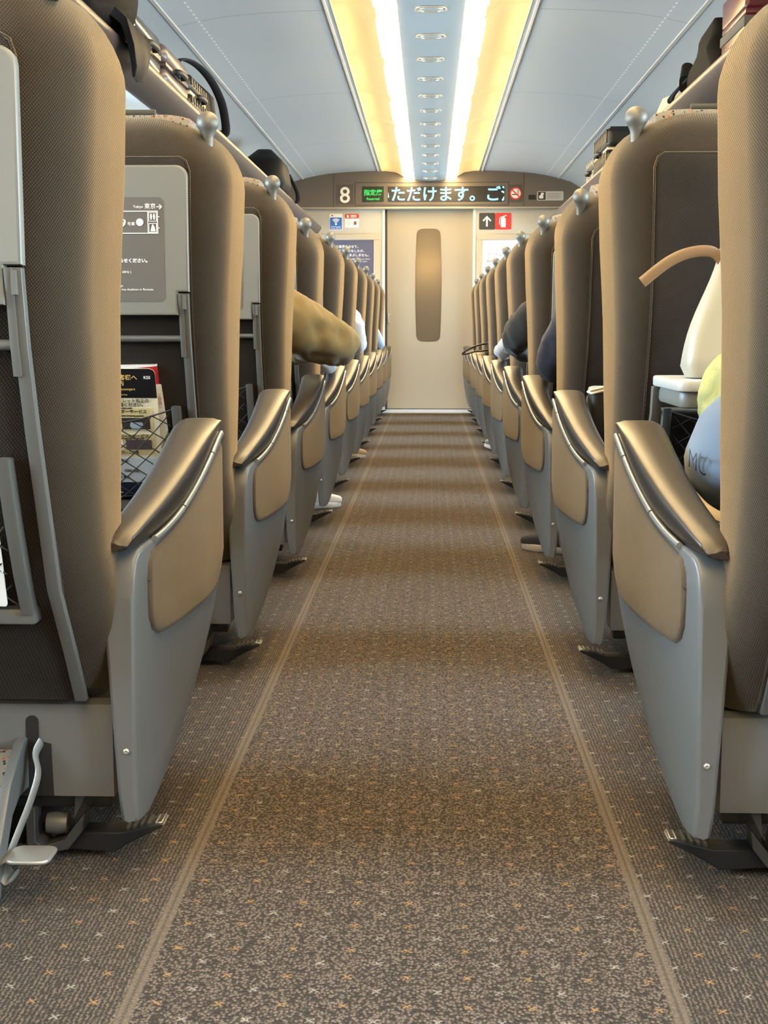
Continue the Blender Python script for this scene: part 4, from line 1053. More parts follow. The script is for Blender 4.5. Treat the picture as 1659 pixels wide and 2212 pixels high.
    chain(n, e, i1, [(nk[0], nk[1], nk[2] - 0.015, 0.060)])
    chain(n, e, i1, arm)
    chain(n, e, i1, [(*far[0], 0.068), (*far[1], 0.058), (*far[2], 0.042)])
    link('top', skin_me([rel(q) for q in n], e, 3, wrinkle), top, root)
    # trousers
    n, e = [(hip[0], hip[1], hip[2] - 0.005, 0.118)], []
    for kn, an in ((kn_a, an_a), (kn_f, an_f)):
        chain(n, e, 0, [(kn[0] * .7 + hip[0] * .3, kn[1] * .5 + hip[1] * .5, 0.518, 0.082), (*kn, 0.066), (*[(a + b) / 2 for a, b in zip(kn, an)], 0.060), (an[0], an[1], an[2] + 0.005, 0.050)])
    link('trousers', skin_me([rel(q) for q in n], e, 2, wrinkle * 0.6), legs, root)
    # hair: cap of the same head
    bm = bmesh.new(); bmesh.ops.create_uvsphere(bm, u_segments=20, v_segments=14, radius=1)
    for v in bm.verts:
        p = v.co; cut = 1.0 if (p.y < 0.35 or p.z > 0.35) else 0.86
        v.co = (hd[0] - O.x + p.x * 0.083 * cut, hd[1] - O.y + 0.0 + p.y * 0.088 * cut - 0.006, hd[2] - O.z + 0.035 + p.z * 0.075)
    link('hair', finish(bm, 60), hair, root)
    fl = feet or [(an_a[0], an_a[1] - 0.07, 0, 0.2 * ai), (an_f[0], an_f[1] - 0.07, 0, 0)]
    for f in fl:
        up, so = shoe_me('a')
        sh = link('shoe', up.copy(), shoe, root, (f[0] - O.x, f[1] - O.y, f[2] - O.z)); sh.rotation_euler[2] = -f[3] 
        if len(f) > 4: sh.rotation_euler[0] = f[4]
        link('sole', so.copy(), sole, sh)
    return root
def cloth(name, col, rough=0.9, sheen=0.15, bump=0.25, bscale=420):
    m = plain(name, col, rough, spec=0.15, bump=bump, bscale=bscale, vary=0.12, vscale=14)
    m.node_tree.nodes['Principled BSDF'].inputs['Sheen Weight'].default_value = sheen
    return m
khaki = cloth('khaki_cotton', (0.165, 0.112, 0.040)); white_c = cloth('white_cotton', (0.66, 0.67, 0.70)); navy = cloth('navy_fabric', (0.018, 0.024, 0.045)); black_c = cloth('black_fabric', (0.012, 0.012, 0.013))
grey_c = cloth('pale_grey_fabric', (0.36, 0.37, 0.38)); sky_c = cloth('light_blue_cotton', (0.40, 0.55, 0.75)); charcoal = cloth('charcoal_fabric', (0.035, 0.036, 0.04)); denim_dk = cloth('dark_denim', (0.03, 0.04, 0.07)); beige_c = cloth('beige_cotton', (0.38, 0.31, 0.22))
def knit_mat():
    m, t, b = newmat('pale_yellow_cable_knit'); n = NB(t); vec, x, y, z = n.xyz()
    wob = n.m('MULTIPLY', n.noise(vec, 12, 2), 0.06)
    u = n.m('MULTIPLY', n.m('ADD', n.m('ADD', x, n.m('MULTIPLY', z, -0.45)), wob), 2 * pi / 0.034)
    v = n.m('MULTIPLY', n.m('ADD', z, n.m('MULTIPLY', x, 0.4)), 2 * pi / 0.05)
    rope = n.m('ADD', n.m('SINE', u), n.m('MULTIPLY', n.m('SINE', n.m('ADD', v, u)), 0.6))
    st = n.noise(vec, 300, 2)
    t.links.new(n.mix(n.step(rope, -1.6, 0.6), (0.33, 0.31, 0.12), (0.39, 0.37, 0.15)), b.inputs['Base Color']); setp(b, rough=0.95, spec=0.1, sheen=0.05)
    n.bump(n.m('ADD', rope, n.m('MULTIPLY', st, 0.5)), b, 0.45, 0.006)
    return m
knit = knit_mat()
tan_l = plain('tan_suede', (0.40, 0.26, 0.12), 0.7); wht_l = plain('white_canvas', (0.72, 0.71, 0.68), 0.7); dk_l = plain('dark_brown_suede', (0.022, 0.018, 0.016), 0.8); gry_l = plain('grey_knit_upper', (0.23, 0.24, 0.23), 0.85, bump=0.6, bscale=90, vary=0.3, vscale=60)
sole_w = plain('white_rubber_sole', (0.70, 0.69, 0.65), 0.6); sole_b = plain('beige_rubber_sole', (0.44, 0.36, 0.26), 0.65); sole_k = plain('black_rubber_sole', (0.02, 0.02, 0.02), 0.6)

person('person in loose khaki jacket with bent elbow jutting into the aisle', -1, 3, khaki, charcoal, dk_l, sole_k,
       [(-0.555, 4.34, 0.850, 0.095), (-0.455, 4.42, 0.785, 0.105), (-0.365, 4.50, 0.738, 0.086), (-0.262, 4.58, 0.697, 0.058), (-0.36, 4.76, 0.715, 0.050), (-0.50, 4.92, 0.68, 0.042)], wrinkle=0.012)
Yl4 = row_y(-1, 4)
person('person in white top and white shoes behind the khaki jacket', -1, 4, white_c, beige_c, wht_l, sole_w,
       [(-0.525, Yl4 + 0.03, 0.85, 0.070), (-0.470, Yl4 + 0.12, 0.72, 0.060), (-0.405, Yl4 + 0.26, 0.617, 0.040), (-0.425, Yl4 + 0.47, 0.650, 0.036)],
       feet=[(-0.610, Yl4 + 0.50, 0, 0.95), (-0.72, Yl4 + 0.60, 0, 0)], knee=((-0.58, Yl4 + 0.62, 0.49), (-0.545, Yl4 + 0.56, 0.11)))
Yl6 = row_y(-1, 6)
person('person in white shirt with arm on the sixth left armrest and tan shoes', -1, 6, white_c, denim_dk, tan_l, sole_b,
       [(-0.475, Yl6 + 0.14, 0.865, 0.072), (-0.425, Yl6 + 0.22, 0.78, 0.068), (-0.408, Yl6 + 0.30, 0.665, 0.055), (-0.47, Yl6 + 0.52, 0.655, 0.040)],
       feet=[(-0.60, Yl6 + 0.48, 0, 0.9), (-0.74, Yl6 + 0.60, 0, 0)], knee=((-0.60, Yl6 + 0.62, 0.49), (-0.575, Yl6 + 0.53, 0.11)))
Yl9 = row_y(-1, 9)
person('person in light blue top far along the left row', -1, 9, sky_c, charcoal, dk_l, sole_k,
       [(-0.52, Yl9 + 0.06, 0.86, 0.070), (-0.455, Yl9 + 0.14, 0.74, 0.060), (-0.410, Yl9 + 0.24, 0.628, 0.044), (-0.46, Yl9 + 0.45, 0.645, 0.038)])
person('person in pale yellow cable-knit sweater with light blue tote on lap', 1, 1, knit, denim_dk, dk_l, sole_k,
       [(0.60, 1.93, 0.86, 0.075), (0.570, 2.12, 0.735, 0.085), (0.490, 2.31, 0.628, 0.082), (0.585, 2.37, 0.615, 0.060), (0.67, 2.36, 0.60, 0.045)], wrinkle=0.004)
Yr3, Yr4, Yr5, Yr6 = [row_y(1, q) for q in (3, 4, 5, 6)]
person('person in navy top with elbow on the third right armrest', 1, 3, navy, charcoal, dk_l, sole_b,
       [(0.465, Yr3 + 0.13, 0.835, 0.080), (0.425, Yr3 + 0.22, 0.725, 0.078), (0.385, Yr3 + 0.30, 0.640, 0.058), (0.45, Yr3 + 0.54, 0.655, 0.042)],
       feet=[(0.54, Yr3 + 0.53, 0, -0.85), (0.70, Yr3 + 0.60, 0, 0)], knee=((0.52, Yr3 + 0.62, 0.49), (0.475, Yr3 + 0.58, 0.11)))
person('person in black top with elbow leaning out over the right aisle armrest', 1, 4, black_c, black_c, dk_l, sole_k,
       [(0.475, Yr4 + 0.15, 0.840, 0.090), (0.400, Yr4 + 0.24, 0.785, 0.090), (0.335, Yr4 + 0.33, 0.728, 0.062), (0.40, Yr4 + 0.52, 0.668, 0.050), (0.50, Yr4 + 0.60, 0.655, 0.040)])
person('person in pale grey sleeve beyond the black elbow on the right', 1, 5, grey_c, charcoal, dk_l, sole_k,
       [(0.50, Yr5 + 0.08, 0.84, 0.070), (0.435, Yr5 + 0.22, 0.735, 0.056), (0.345, Yr5 + 0.38, 0.648, 0.040), (0.42, Yr5 + 0.56, 0.655, 0.036)])
person('person in black trousers and grey knit shoe stretched into the right aisle', 1, 6, charcoal, black_c, gry_l, sole_w,
       [(0.53, Yr6 + 0.05, 0.85, 0.070), (0.50, Yr6 + 0.14, 0.73, 0.060), (0.47, Yr6 + 0.26, 0.64, 0.046), (0.55, Yr6 + 0.45, 0.650, 0.040)],
       feet=[(0.575, Yr6 + 0.58, 0.01, -1.15, 0.22), (0.72, Yr6 + 0.60, 0, 0)], knee=((0.385, Yr6 + 0.60, 0.49), (0.405, Yr6 + 0.63, 0.13)))

# ------------------------------------------------------------------ things carried and left by passengers
# light blue tote on the lap of the yellow knit
t = empty('tote_bag', 'light blue cloth tote with dark lettering beside the first right armrest', 'bag', (0.505, 2.10, 0.488))
bm = bmesh.new(); rings = []
for i in range(17):
    f = i / 16; z = 0.0 + 0.205 * f
    w0 = lerp([(0, 0.085), (0.2, 0.118), (0.4, 0.126), (0.7, 0.108), (0.9, 0.068), (1, 0.03)], f); d0 = lerp([(0, 0.05), (0.25, 0.105), (0.6, 0.10), (1, 0.02)], f)
    rings.append([(a + 0.03 * f, b + 0.05 * f + 0.006 * noise.noise(Vector((a * 16, b * 16, z * 18))), z + 0.06 * (a + 0.14) - 0.0) for a, b in rrect(-w0, w0, -d0, d0, min(w0, d0) * 0.9, 7)])
loft(bm, rings); link('bag_body', finish(bm, 70), cloth('light_blue_canvas', (0.105, 0.155, 0.235), bump=0.15), t)
tx = text_me('MC', 0.040, 'LEFT', 0.0006, -0.0004)
for v in tx.vertices:
    x, z = v.co.x * 0.42, v.co.z
    v.co = (-0.119 + x * 0.8, -0.022 + v.co.y - 1.6 * x, 0.070 + z * 1.0 - x * 0.5)
link('lettering', tx, plain('navy_print', (0.01, 0.012, 0.03), 0.5), t)
link('strap', mtube(smooth_path([(-0.120, -0.03, 0.035), (-0.100, -0.085, 0.012), (-0.045, -0.110, -0.012), (0.03, -0.115, -0.03), (0.09, -0.10, -0.03)], 6), 0.010, 8, (1.2, 0.5)), plain('beige_webbing', (0.42, 0.34, 0.24), 0.7), t)

# white handbag on the lowered tray
t = empty('handbag', 'tall white handbag with tan handle standing on lowered tray', 'bag', (0.577, 2.56, 0.674))
bm = bmesh.new(); rings = []
for i in range(13):
    f = i / 12; z = 0.232 * f; w0 = 0.120 - 0.060 * f; d0 = 0.052 - 0.034 * f
    if i == 0: w0 -= 0.012; d0 -= 0.012
    rings.append([(a + 0.006 * sin(4 * f + a * 30) , b, z) for a, b in rrect(-w0, w0, -d0, d0, 0.02, 4)])
loft(bm, rings); hb = plain('ivory_leather', (0.36, 0.34, 0.275), 0.45, bump=0.1, bscale=150); link('bag_body', finish(bm, 50), hb, t)
for yy in (-0.026, 0.026):
    bm = bmesh.new(); prism(bm, [(-0.060, 0.14), (-0.045, 0.236), (-0.030, 0.240), (0.030, 0.240), (0.045, 0.236), (0.060, 0.14)], 'y', yy - 0.003, yy + 0.003, 0.001); link('side_flap', finish(bm), hb, t)
hp = smooth_path([(-0.046, -0.008, 0.200), (-0.070, -0.012, 0.224), (-0.110, -0.016, 0.223), (-0.150, -0.018, 0.206), (-0.196, -0.02, 0.170)], 6)
link('handle', mtube(hp, 0.010, 12, (0.28, 1.0)), plain('tan_strap_leather', (0.22, 0.135, 0.075), 0.4), t)

# pouch with orange cap between second and third right rows
t = empty('pouch', 'small open black pouch with orange bottle beside the second right seat', 'bag', (0.425, 3.36, 0.50))
bm = bmesh.new(); rings = []
for z, g in ((0, 0.006), (0.01, 0), (0.06, -0.002), (0.108, -0.004)): rings.append([(a, b, z + (0.02 * (a + 0.04) / 0.08 if z > 0.05 else 0)) for a, b in rrect(-0.036 + g, 0.036 - g, -0.05 + g, 0.05 - g, 0.012, 4)])
loft(bm, rings); link('pouch_body', finish(bm, 50), plain('black_nylon', (0.015, 0.014, 0.014), 0.55), t)
link('rim', mtube([(a, b, 0.110 + 0.02 * (a + 0.04) / 0.08) for a, b in rrect(-0.040, 0.040, -0.054, 0.054, 0.012, 4)] + [(-0.040, -0.042, 0.110)], 0.003, 6), plain('cream_piping', (0.6, 0.55, 0.45), 0.6), t)
bm = bmesh.new(); lathe(bm, [(0.001, 0.07), (0.016, 0.072), (0.016, 0.118), (0.013, 0.123), (0.001, 0.124)], 16, (0.006, -0.012, 0)); link('bottle_cap', finish(bm), plain('orange_cap', (0.65, 0.20, 0.03), 0.4), t)
link('label', mbox(-0.006, 0.036, -0.0535, -0.0515, 0.015, 0.085, 0.001), wht, t)

# black looped strap hanging over the seventh right armrest
t = empty('bag_strap', 'black looped strap lying out over a far right armrest', 'strap', (0.33, row_y(1, 7) + 0.42, 0.64))
pts = smooth_path([(0.06, 0.02, 0.030), (0.00, 0.0, 0.022), (-0.06, 0.0, 0.0), (-0.115, 0.0, -0.037), (-0.08, 0.0, -0.036), (-0.03, 0.0, -0.022), (0.03, 0.0, -0.017), (0.06, 0.02, -0.010)], 6)
bm = bmesh.new(); tube(bm, pts, 0.006, 8); tube(bm, [(-0.035, 0, 0.012), (-0.035, 0, -0.024)], 0.004, 6); link('loop', finish(bm, 60), 'black', t)
link('bag_end', mbox(0.05, 0.12, -0.03, 0.08, -0.05, 0.045, 0.012), 'black', t)

# ---- leaflets in the pocket behind the second left seat
def sheet(root, name, w_, h_, mat, th=0.002, r=0.003):
    return link(name, mprism(rpoly(-w_ / 2, w_ / 2, 0, h_, r), 'y', -th / 2, th / 2), mat, root)
Y2 = row_y(-1, 2)
cream = plain('cream_print', (0.74, 0.68, 0.50), 0.4); blackp = plain('black_glossy_print', (0.012, 0.011, 0.012), 0.25); redp = plain('red_cover', (0.50, 0.02, 0.025), 0.35); whp = plain('white_paper', (0.80, 0.80, 0.79), 0.5); goldp = plain('gold_ink', (0.62, 0.44, 0.16), 0.4); goldbox = plain('gold_tinted_box', (0.62, 0.52, 0.27), 0.4); palebl = plain('pale_blue_print', (0.55, 0.63, 0.72), 0.4); inkp = plain('black_ink', (0.015, 0.015, 0.016), 0.5); navyp = plain('navy_print_band', (0.012, 0.018, 0.05), 0.4)
zb, hh = 0.412, 0.285
tilt = 0.33
t = empty('leaflet', 'service leaflet with black header and cream boxes in second left seat pocket', 'leaflet', (-0.637, Y2 - 0.100, zb), 'printed matter in the second left seat pocket'); t.rotation_euler = (tilt, 0, 0)
sh = sheet(t, 'sheet', 0.162, hh, cream, 0.002, 0.012)
def bar(name, x0, x1, z0, z1, mat, y=-0.0014): return link(name, mprism([(x0, z0), (x1, z0), (x1, z1), (x0, z1)], 'y', y - 0.0003, y + 0.0004), mat, t)
link('header', mprism([(-0.081, 0.222), (0.081, 0.222), (0.081, 0.273)] + [(0.081 - 0.012 + 0.012 * cos(a), 0.285 - 0.012 + 0.012 * sin(a)) for a in (0.4, 0.8, 1.2, pi / 2)] + [(-0.081, 0.285)], 'y', -0.0016, -0.0008), blackp, t)
bar('footer', -0.081, 0.081, 0.0, 0.032, navyp)
bar('white_band', -0.081, 0.081, 0.032, 0.088, palebl, -0.0013)
for z0, z1 in ((0.150, 0.200), (0.096, 0.142)): bar('box', -0.075, 0.068, z0, z1, goldbox, -0.0014)
bar('picture', 0.004, 0.062, 0.153, 0.178, plain('cafe_picture_dark', (0.04, 0.03, 0.028), 0.4), -0.0019); bar('picture', 0.008, 0.062, 0.107, 0.129, plain('seat_picture_mauve', (0.10, 0.07, 0.08), 0.4), -0.0019)
bar('pale_box', -0.070, 0.0, 0.153, 0.178, whp, -0.0019); bar('pale_box', -0.070, 0.002, 0.107, 0.129, whp, -0.0019)
link('cup_picture', mprism([(0.020, 0.160), (0.024, 0.154), (0.044, 0.154), (0.048, 0.160), (0.046, 0.168), (0.022, 0.168)], 'y', -0.0026, -0.0019), plain('blue_grey_cup', (0.30, 0.36, 0.44), 0.4), t)
link('gold_lettering', join_me([(text_me('ご利用のお客様へ', 0.0125, 'RIGHT', 0.0002, 0.0002), (0.044, 0, 0.262)), (text_me('ご案内', 0.0115, 'RIGHT', 0.0002, 0.0002), (0.016, 0, 0.250)), (text_me('Green car passengers', 0.0075, 'RIGHT', 0.0002), (0.038, 0, 0.239)), (text_me('Please read before boarding', 0.004, 'RIGHT', 0.0002), (0.020, 0, 0.228))]), goldp, t, (0, -0.0018, 0))
link('white_lettering', text_me('K55', 0.0085, 'RIGHT', 0.0002, 0.0002), whp, t, (0.071, -0.0018, 0.2635))
link('black_lettering', join_me([(text_me(b, z_, 'RIGHT', 0.0002, 0.00015), (x_, 0, q)) for b, z_, x_, q in (('モバイル端末でリーフレット右上の', 0.0092, 0.064, 0.2130), ('コードを読み取りご利用ください。', 0.0092, 0.057, 0.2040), ('two-dimensional code.', 0.0050, 0.028, 0.1985), ('新幹線モバイルオーダーサービス', 0.0092, 0.058, 0.189), ('Shinkansen Mobile Ordering service', 0.0052, 0.050, 0.1815), ('新幹線サポートコールサービス', 0.0090, 0.058, 0.1345), ('Shinkansen Support Call service', 0.0052, 0.046, 0.131), ('のぞみ・ひかり・こだま', 0.0072, 0.034, 0.0985), ('おすすめ', 0.0085, 0.010, 0.0785), ('ONLINE', 0.0085, 0.030, 0.056), ('のぞみ・ご乗車', 0.0062, 0.008, 0.042))]), inkp, t, (0, -0.0023, 0))
link('footer_lettering', join_me([(text_me('コード', 0.006, 'RIGHT', 0.0002), (-0.010, 0, 0.018)), (text_me('Guide', 0.006, 'RIGHT', 0.0002), (-0.008, 0, 0.007))]), whp, t, (0, -0.0019, 0))
t = empty('booklet', 'white booklet with red vertical lettering half hidden behind the leaflet', 'booklet', (-0.616, Y2 - 0.0965, zb), 'printed matter in the second left seat pocket'); t.rotation_euler = (tilt, -0.06, 0)
sheet(t, 'cover', 0.168, 0.246, whp, 0.004)
link('lettering', join_me([(text_me('お\n持\nち\n帰\nり\nく\nだ\nさ\nい', 0.0085, 'CENTER', 0.0002, 0, None, 1.0, 0.95), (0.066, 0, 0.215)), (text_me('ご\n自\n由\nに', 0.0085, 'CENTER', 0.0002, 0, None, 1.0, 0.95), (0.077, 0, 0.22))]), plain('red_brown_ink', (0.42, 0.14, 0.08), 0.5), t, (0, -0.0023, 0))
link('photo', mprism([(0.062, 0.10), (0.084, 0.10), (0.084, 0.145)], 'y', -0.0024, -0.0018), plain('olive_print', (0.30, 0.26, 0.05), 0.5), t)
t = empty('magazine', 'red covered magazine at the back of the second left seat pocket', 'magazine', (-0.634, Y2 - 0.0925, zb), 'printed matter in the second left seat pocket'); t.rotation_euler = (tilt, -0.02, 0)
sheet(t, 'cover', 0.176, 0.292, redp, 0.004)
link('top_band', mprism([(-0.086, 0.284), (0.02, 0.284), (0.088, 0.2895), (0.088, 0.292), (-0.086, 0.292)], 'y', -0.0028, 0.0028), whp, t)
Y1 = row_y(-1, 1)
t = empty('leaflet', 'white leaflet low in the nearest left seat pocket, cropped by frame', 'leaflet', (-0.640, Y1 - 0.104, 0.412)); t.rotation_euler = (0.36, 0.04, 0)
sheet(t, 'sheet', 0.20, 0.105, whp, 0.003)
link('fold_line', mprism([(-0.10, 0.05), (0.10, 0.05), (0.10, 0.052), (-0.10, 0.052)], 'y', -0.0020, -0.0014), palebl, t)

# ------------------------------------------------------------------ luggage on the racks
RZ = 1.718
gold_gloss = plain('glossy_black_shell', (0.020, 0.018, 0.016), 0.16, spec=0.8); mauve_sh = plain('mauve_grey_shell', (0.10, 0.075, 0.085), 0.3); wine = plain('wine_red_shell', (0.075, 0.008, 0.012), 0.25); blk_sh = plain('black_ribbed_shell', (0.008, 0.008, 0.008), 0.45); dk_nylon = cloth('dark_brown_nylon', (0.007, 0.006, 0.005), 0.8, 0.0, 0.2, 200); blk_nylon = cloth('black_nylon_cloth', (0.005, 0.005, 0.006), 0.6, 0.0, 0.2, 200)
alu = plain('champagne_aluminium', (0.62, 0.54, 0.38), 0.25, metal=0.9)
def suitcase(lab, x0, x1, y0, y1, z1, mat, ribs=0, band=None, handle=True, z0=RZ, bev=0.035):
    """lying case; x0 is the face toward the aisle"""
    cx, cy = (x0 + x1) / 2, (y0 + y1) / 2; s = 1 if x0 > 0 else -1
    hx, hy, h = abs(x1 - x0) / 2, (y1 - y0) / 2, z1 - z0
    t = empty('suitcase', lab, 'suitcase', (cx, cy, z0))
    zm = h * 0.52
    for a, b in ((0.014, zm - 0.006), (zm + 0.006, h)):
        bm = bmesh.new(); box(bm, -hx, hx, -hy, hy, a, b, min(bev, (b - a) * 0.45), 4)
        for q in range(ribs):
            yy = -hy + 2 * hy * (q + 0.5) / ribs
            box(bm, -hx - 0.004, hx + 0.004, yy - hy / ribs * 0.45, yy + hy / ribs * 0.45, a + 0.03, b - 0.012 if b == h else b - 0.004, 0.004, 2)
            if b == h: box(bm, -hx + 0.02, hx - 0.02, yy - hy / ribs * 0.45, yy + hy / ribs * 0.45, b - 0.01, b + 0.004, 0.003, 2)
        link('half_shell', finish(bm, 40), mat, t)
    link('seam_band', mbox(-hx + 0.002, hx - 0.002, -hy + 0.002, hy - 0.002, zm - 0.010, zm + 0.010, 0.003), band or alu, t)
    if handle:
        bm = bmesh.new(); tube(bm, smooth_path([(-s * hx, -0.07, zm), (-s * (hx + 0.022), -0.055, zm), (-s * (hx + 0.024), 0.055, zm), (-s * hx, 0.07, zm)], 5), 0.009, 8, True, (1.0, 1.4)); link('handle', finish(bm, 60), 'black', t)
    for q in (-1, 1):
        for zz in (0.03, h - 0.03):
            bm = bmesh.new(); lathe(bm, [(0.001, -0.009), (0.020, -0.009), (0.022, 0), (0.020, 0.009), (0.001, 0.009)], 14)
            for v in bm.verts: v.co = (q * (hx - 0.06) + v.co.z, hy + 0.012 + v.co.y, zz + v.co.x)
            link('wheel', finish(bm), 'black', t)
    return t
# left rack
suitcase('glossy black suitcase lying on the left rack beside the hanging dark jacket', -1.055, -1.50, 5.10, 5.60, 1.90, gold_gloss, 0)
suitcase('mauve grey suitcase on the left rack behind the glossy black one', -1.055, -1.50, 5.70, 6.22, 1.90, mauve_sh, 0, plain('dark_band', (0.03, 0.025, 0.028), 0.3))
suitcase('black ribbed suitcase on the left rack under the shoulder bag strap', -1.06, -1.50, 6.30, 6.74, 1.88, blk_sh, 7)
t = empty('backpack', 'dark brown backpack slumped over left rack front nearest the camera', 'bag', (-1.24, 4.56, RZ + 0.01))
bm = bmesh.new(); rings = []
for i in range(15):
    f = i / 14; z = 0.36 * f
    wx_ = lerp([(0, 0.20), (0.15, 0.235), (0.5, 0.23), (0.8, 0.19), (1, 0.07)], f); wy_ = lerp([(0, 0.30), (0.2, 0.36), (0.6, 0.34), (0.85, 0.25), (1, 0.08)], f)
    rings.append([(a + 0.018 * noise.noise(Vector((a * 7, b * 7, z * 9))) + 0.03 * f, b + 0.018 * noise.noise(Vector((b * 8, a * 5, z * 9))) - 0.08 * f, z + 0.02 * noise.noise(Vector((a * 9, b * 9, 3.3)))) for a, b in rrect(-wx_, wx_, -wy_, wy_, min(wx_, wy_) * 0.75, 8)])
loft(bm, rings); link('main_compartment', finish(bm, 70), dk_nylon, t)
bm = bmesh.new(); rings = []
for i in range(9):
    f = i / 8; z = 0.03 + 0.22 * f; w_ = 0.05 * sqrt(max(0.02, 1 - (2 * f - 1) ** 2)) ; rings.append([(0.21 + a, b + 0.05, z) for a, b in rrect(-w_, w_, -0.24, 0.24, w_ * 0.9, 5)])
loft(bm, rings); link('front_pocket', finish(bm, 70), dk_nylon, t)
link('zip', mtube(smooth_path([(0.262, -0.17, 0.20), (0.268, 0.0, 0.225), (0.262, 0.22, 0.20)], 6), 0.004, 6), alu, t)
t = empty('jacket', 'black jacket hanging over left rack edge under the brown backpack', 'jacket', (-1.03, 4.80, RZ + 0.015))
bm = bmesh.new(); rings = []
path = [(-0.16, 0.035), (-0.06, 0.035), (0.0, 0.028), (0.030, 0.0), (0.036, -0.05), (0.036, -0.105), (0.034, -0.135)]
for (px, pz), th, y0, y1 in zip(path, (0.02, 0.03, 0.032, 0.028, 0.022, 0.018, 0.006), (-.30, -.30, -.26, -.20, -.14, -.08, -.04), (.20, .22, .22, .20, .17, .13, .11)):
    dn = (0, 1) if px < 0 else ((0.7, 0.7) if pz > -0.01 else (1, 0))
    rings.append([(px + dn[0] * q * th + 0.012 * noise.noise(Vector((y * 10, px * 10, pz * 10))) * (dn[0] > 0) * (q > 0), y, pz + dn[1] * q * th + 0.012 * noise.noise(Vector((y * 9, px * 9, 2)))) for y, q in [(y0 + (y1 - y0) * j / 10, 1) for j in range(11)] + [(y1 + (y0 - y1) * j / 10, 0.05) for j in range(11)]])
loft(bm, rings); link('cloth', finish(bm, 70), blk_nylon, t)
t = empty('coat_hook', 'small dark coat hook on left rack edge below the jacket', 'hook', (-1.045, 5.06, 1.652))
link('hook', mtube(smooth_path([(0.0, 0, 0.01), (0.012, -0.03, 0.004), (0.018, -0.07, 0.0), (0.020, -0.085, 0.012)], 5), 0.006, 8), 'dark_metal', t)
t = empty('shoulder_bag', 'black shoulder bag on the left rack with long strap drooping down', 'bag', (-1.20, 6.98, RZ))
bm = bmesh.new(); rings = []
for i in range(11):
    f = i / 10; z = 0.26 * f; w_ = lerp([(0, 0.11), (0.2, 0.135), (0.7, 0.12), (1, 0.04)], f); l_ = lerp([(0, 0.17), (0.3, 0.20), (0.8, 0.18), (1, 0.12)], f)
    rings.append([(a + 0.01 * noise.noise(Vector((a * 9, b * 9, z * 9))), b, z) for a, b in rrect(-w_, w_, -l_, l_, w_ * 0.7, 6)])
loft(bm, rings); link('bag_body', finish(bm, 70), blk_nylon, t)
link('strap', mtube(smooth_path([(0.02, -0.62, 0.17), (0.06, -0.50, 0.255), (0.10, -0.32, 0.27), (0.14, -0.14, 0.235), (0.165, 0.02, 0.17), (0.172, 0.12, 0.10), (0.165, 0.20, 0.03), (0.13, 0.20, 0.02)], 7), 0.022, 10, (1.0, 0.28)), 'cord', t)
t = empty('backpack', 'black backpack far along the left rack', 'bag', (-1.17, 10.1, RZ))
bm = bmesh.new(); rings = []
for i in range(12):
    f = i / 11; z = 0.30 * f; w_ = lerp([(0, 0.13), (0.2, 0.16), (0.7, 0.14), (1, 0.05)], f); l_ = lerp([(0, 0.30), (0.3, 0.36), (0.7, 0.30), (1, 0.12)], f)
    rings.append([(a, b, z) for a, b in rrect(-w_, w_, -l_, l_, w_ * 0.8, 6)])
loft(bm, rings); link('bag_body', finish(bm, 70), blk_nylon, t)
link('strap', mtube(smooth_path([(0.14, 0.22, 0.16), (0.185, 0.36, 0.05), (0.17, 0.52, -0.01), (0.10, 0.60, 0.01)], 6), 0.016, 8, (1.0, 0.4)), 'cord', t)
# right rack
t = suitcase('wine red suitcase with black handle on the right rack', 1.07, 1.50, 4.95, 5.34, 1.95, wine, 0, wine, False, RZ, 0.014)
bm = bmesh.new(); rings = []
for w_, yy in ((0.052, -0.196), (0.056, -0.206), (0.050, -0.214)): rings.append([(a - 0.155, yy, b + 0.205) for a, b in rrect(-w_, w_, -0.036, 0.036, 0.03, 6)])
loft(bm, rings); link('handle', finish(bm, 50), gold_gloss, t)
bm = bmesh.new(); tube(bm, [(a - 0.155, -0.205, b + 0.205) for a, b in rrect(-0.055, 0.055, -0.039, 0.039, 0.03, 6)] + [(-0.155 - 0.055, -0.205, 0.205 - 0.009)], 0.0035, 6); link('handle_rim', finish(bm, 60), plain('cream_rim', (0.75, 0.70, 0.58), 0.3), t)
link('strap', mbox(-0.219, 0.219, -0.199, 0.199, 0.070, 0.105, 0.004), plain('grey_black_luggage_strap', (0.075, 0.07, 0.06), 0.8), t)
bm = bmesh.new(); prism(bm, [(-0.190, 0.0), (-0.176, 0.0), (-0.160, 0.05), (-0.144, 0.012), (-0.130, 0.012), (-0.148, 0.066), (-0.170, 0.066)], 'y', -0.204, -0.196, 0.001); link('zip_pull', finish(bm), plain('cream_zip_pull', (0.75, 0.62, 0.40), 0.4), t)
t = empty('backpack', 'black backpack with dangling straps beside the red suitcase', 'bag', (1.115, 5.70, RZ))
bm = bmesh.new(); rings = []
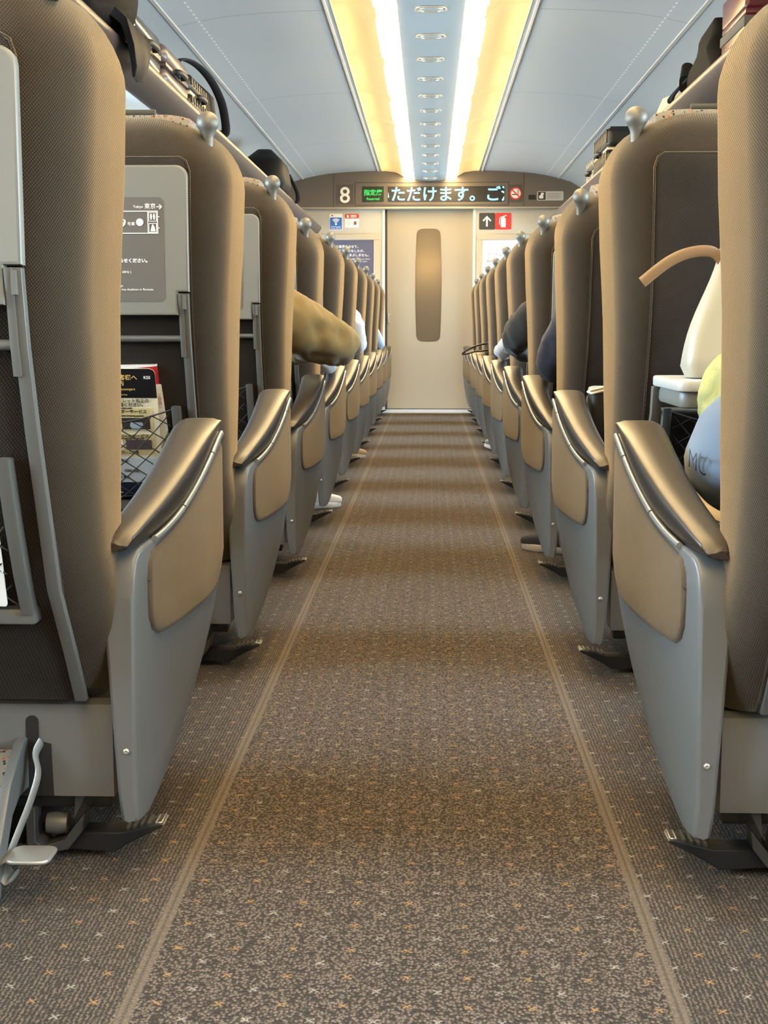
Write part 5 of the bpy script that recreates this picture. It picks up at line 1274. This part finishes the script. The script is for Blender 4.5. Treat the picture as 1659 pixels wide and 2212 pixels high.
for i in range(12):
    f = i / 11; z = 0.225 * f; w_ = lerp([(0, 0.06), (0.3, 0.068), (0.7, 0.06), (1, 0.02)], f); l_ = lerp([(0, 0.26), (0.3, 0.25), (0.55, 0.19), (0.8, 0.12), (1, 0.05)], f)
    rings.append([(a + 0.02 * noise.noise(Vector((a * 14, b * 10, z * 14))), b - 0.10 * f + 0.05 * noise.noise(Vector((b * 9, z * 12, a * 5))), z) for a, b in rrect(-w_, w_, -l_, l_, w_ * 0.6, 7)])
loft(bm, rings); link('bag_body', finish(bm, 70), dk_nylon, t)
bm = bmesh.new(); rings = []
for i in range(8):
    f = i / 7; rings.append([(-0.045 + a, 0.22 + 0.10 * f, 0.04 + 0.07 * f + b) for a, b in rrect(-0.05 * (1 - .5 * f), 0.05 * (1 - .5 * f), -0.035, 0.035, 0.02, 4)])
loft(bm, rings); link('top_flap', finish(bm, 70), dk_nylon, t)
for dy in (0, 0.05): link('strap', mtube(smooth_path([(-0.06, 0.16 + dy, 0.06), (-0.085, 0.26 + dy, 0.035), (-0.095, 0.34 + dy * 2, 0.018), (-0.090, 0.42 + dy, 0.006)], 5), 0.009, 8, (1.0, 0.5)), 'cord', t)
t = empty('paper_bag', 'crumpled beige paper bag on the right rack beyond the black backpack', 'bag', (1.15, 6.78, RZ))
bm = bmesh.new(); rings = []
for i in range(8):
    f = i / 7; z = 0.135 * f; w_ = 0.085 - 0.055 * f; l_ = 0.24 - 0.05 * f
    rings.append([(a, b, z + 0.35 * (b + l_) * 0.25 * f - 0.02 * f) for a, b in rrect(-w_, w_, -l_, l_, 0.02, 3)])
loft(bm, rings); link('bag_body', finish(bm, 40), plain('beige_paper', (0.52, 0.46, 0.33), 0.8), t)
suitcase('black ribbed suitcase standing far along the right rack', 1.08, 1.46, 8.75, 9.45, 1.99, blk_sh, 9)
t = suitcase('grey metal suitcase beyond the black ribbed one on the right rack', 1.10, 1.46, 9.60, 10.05, 1.92, plain('grey_metal_shell', (0.16, 0.16, 0.16), 0.3, metal=0.6), 5)
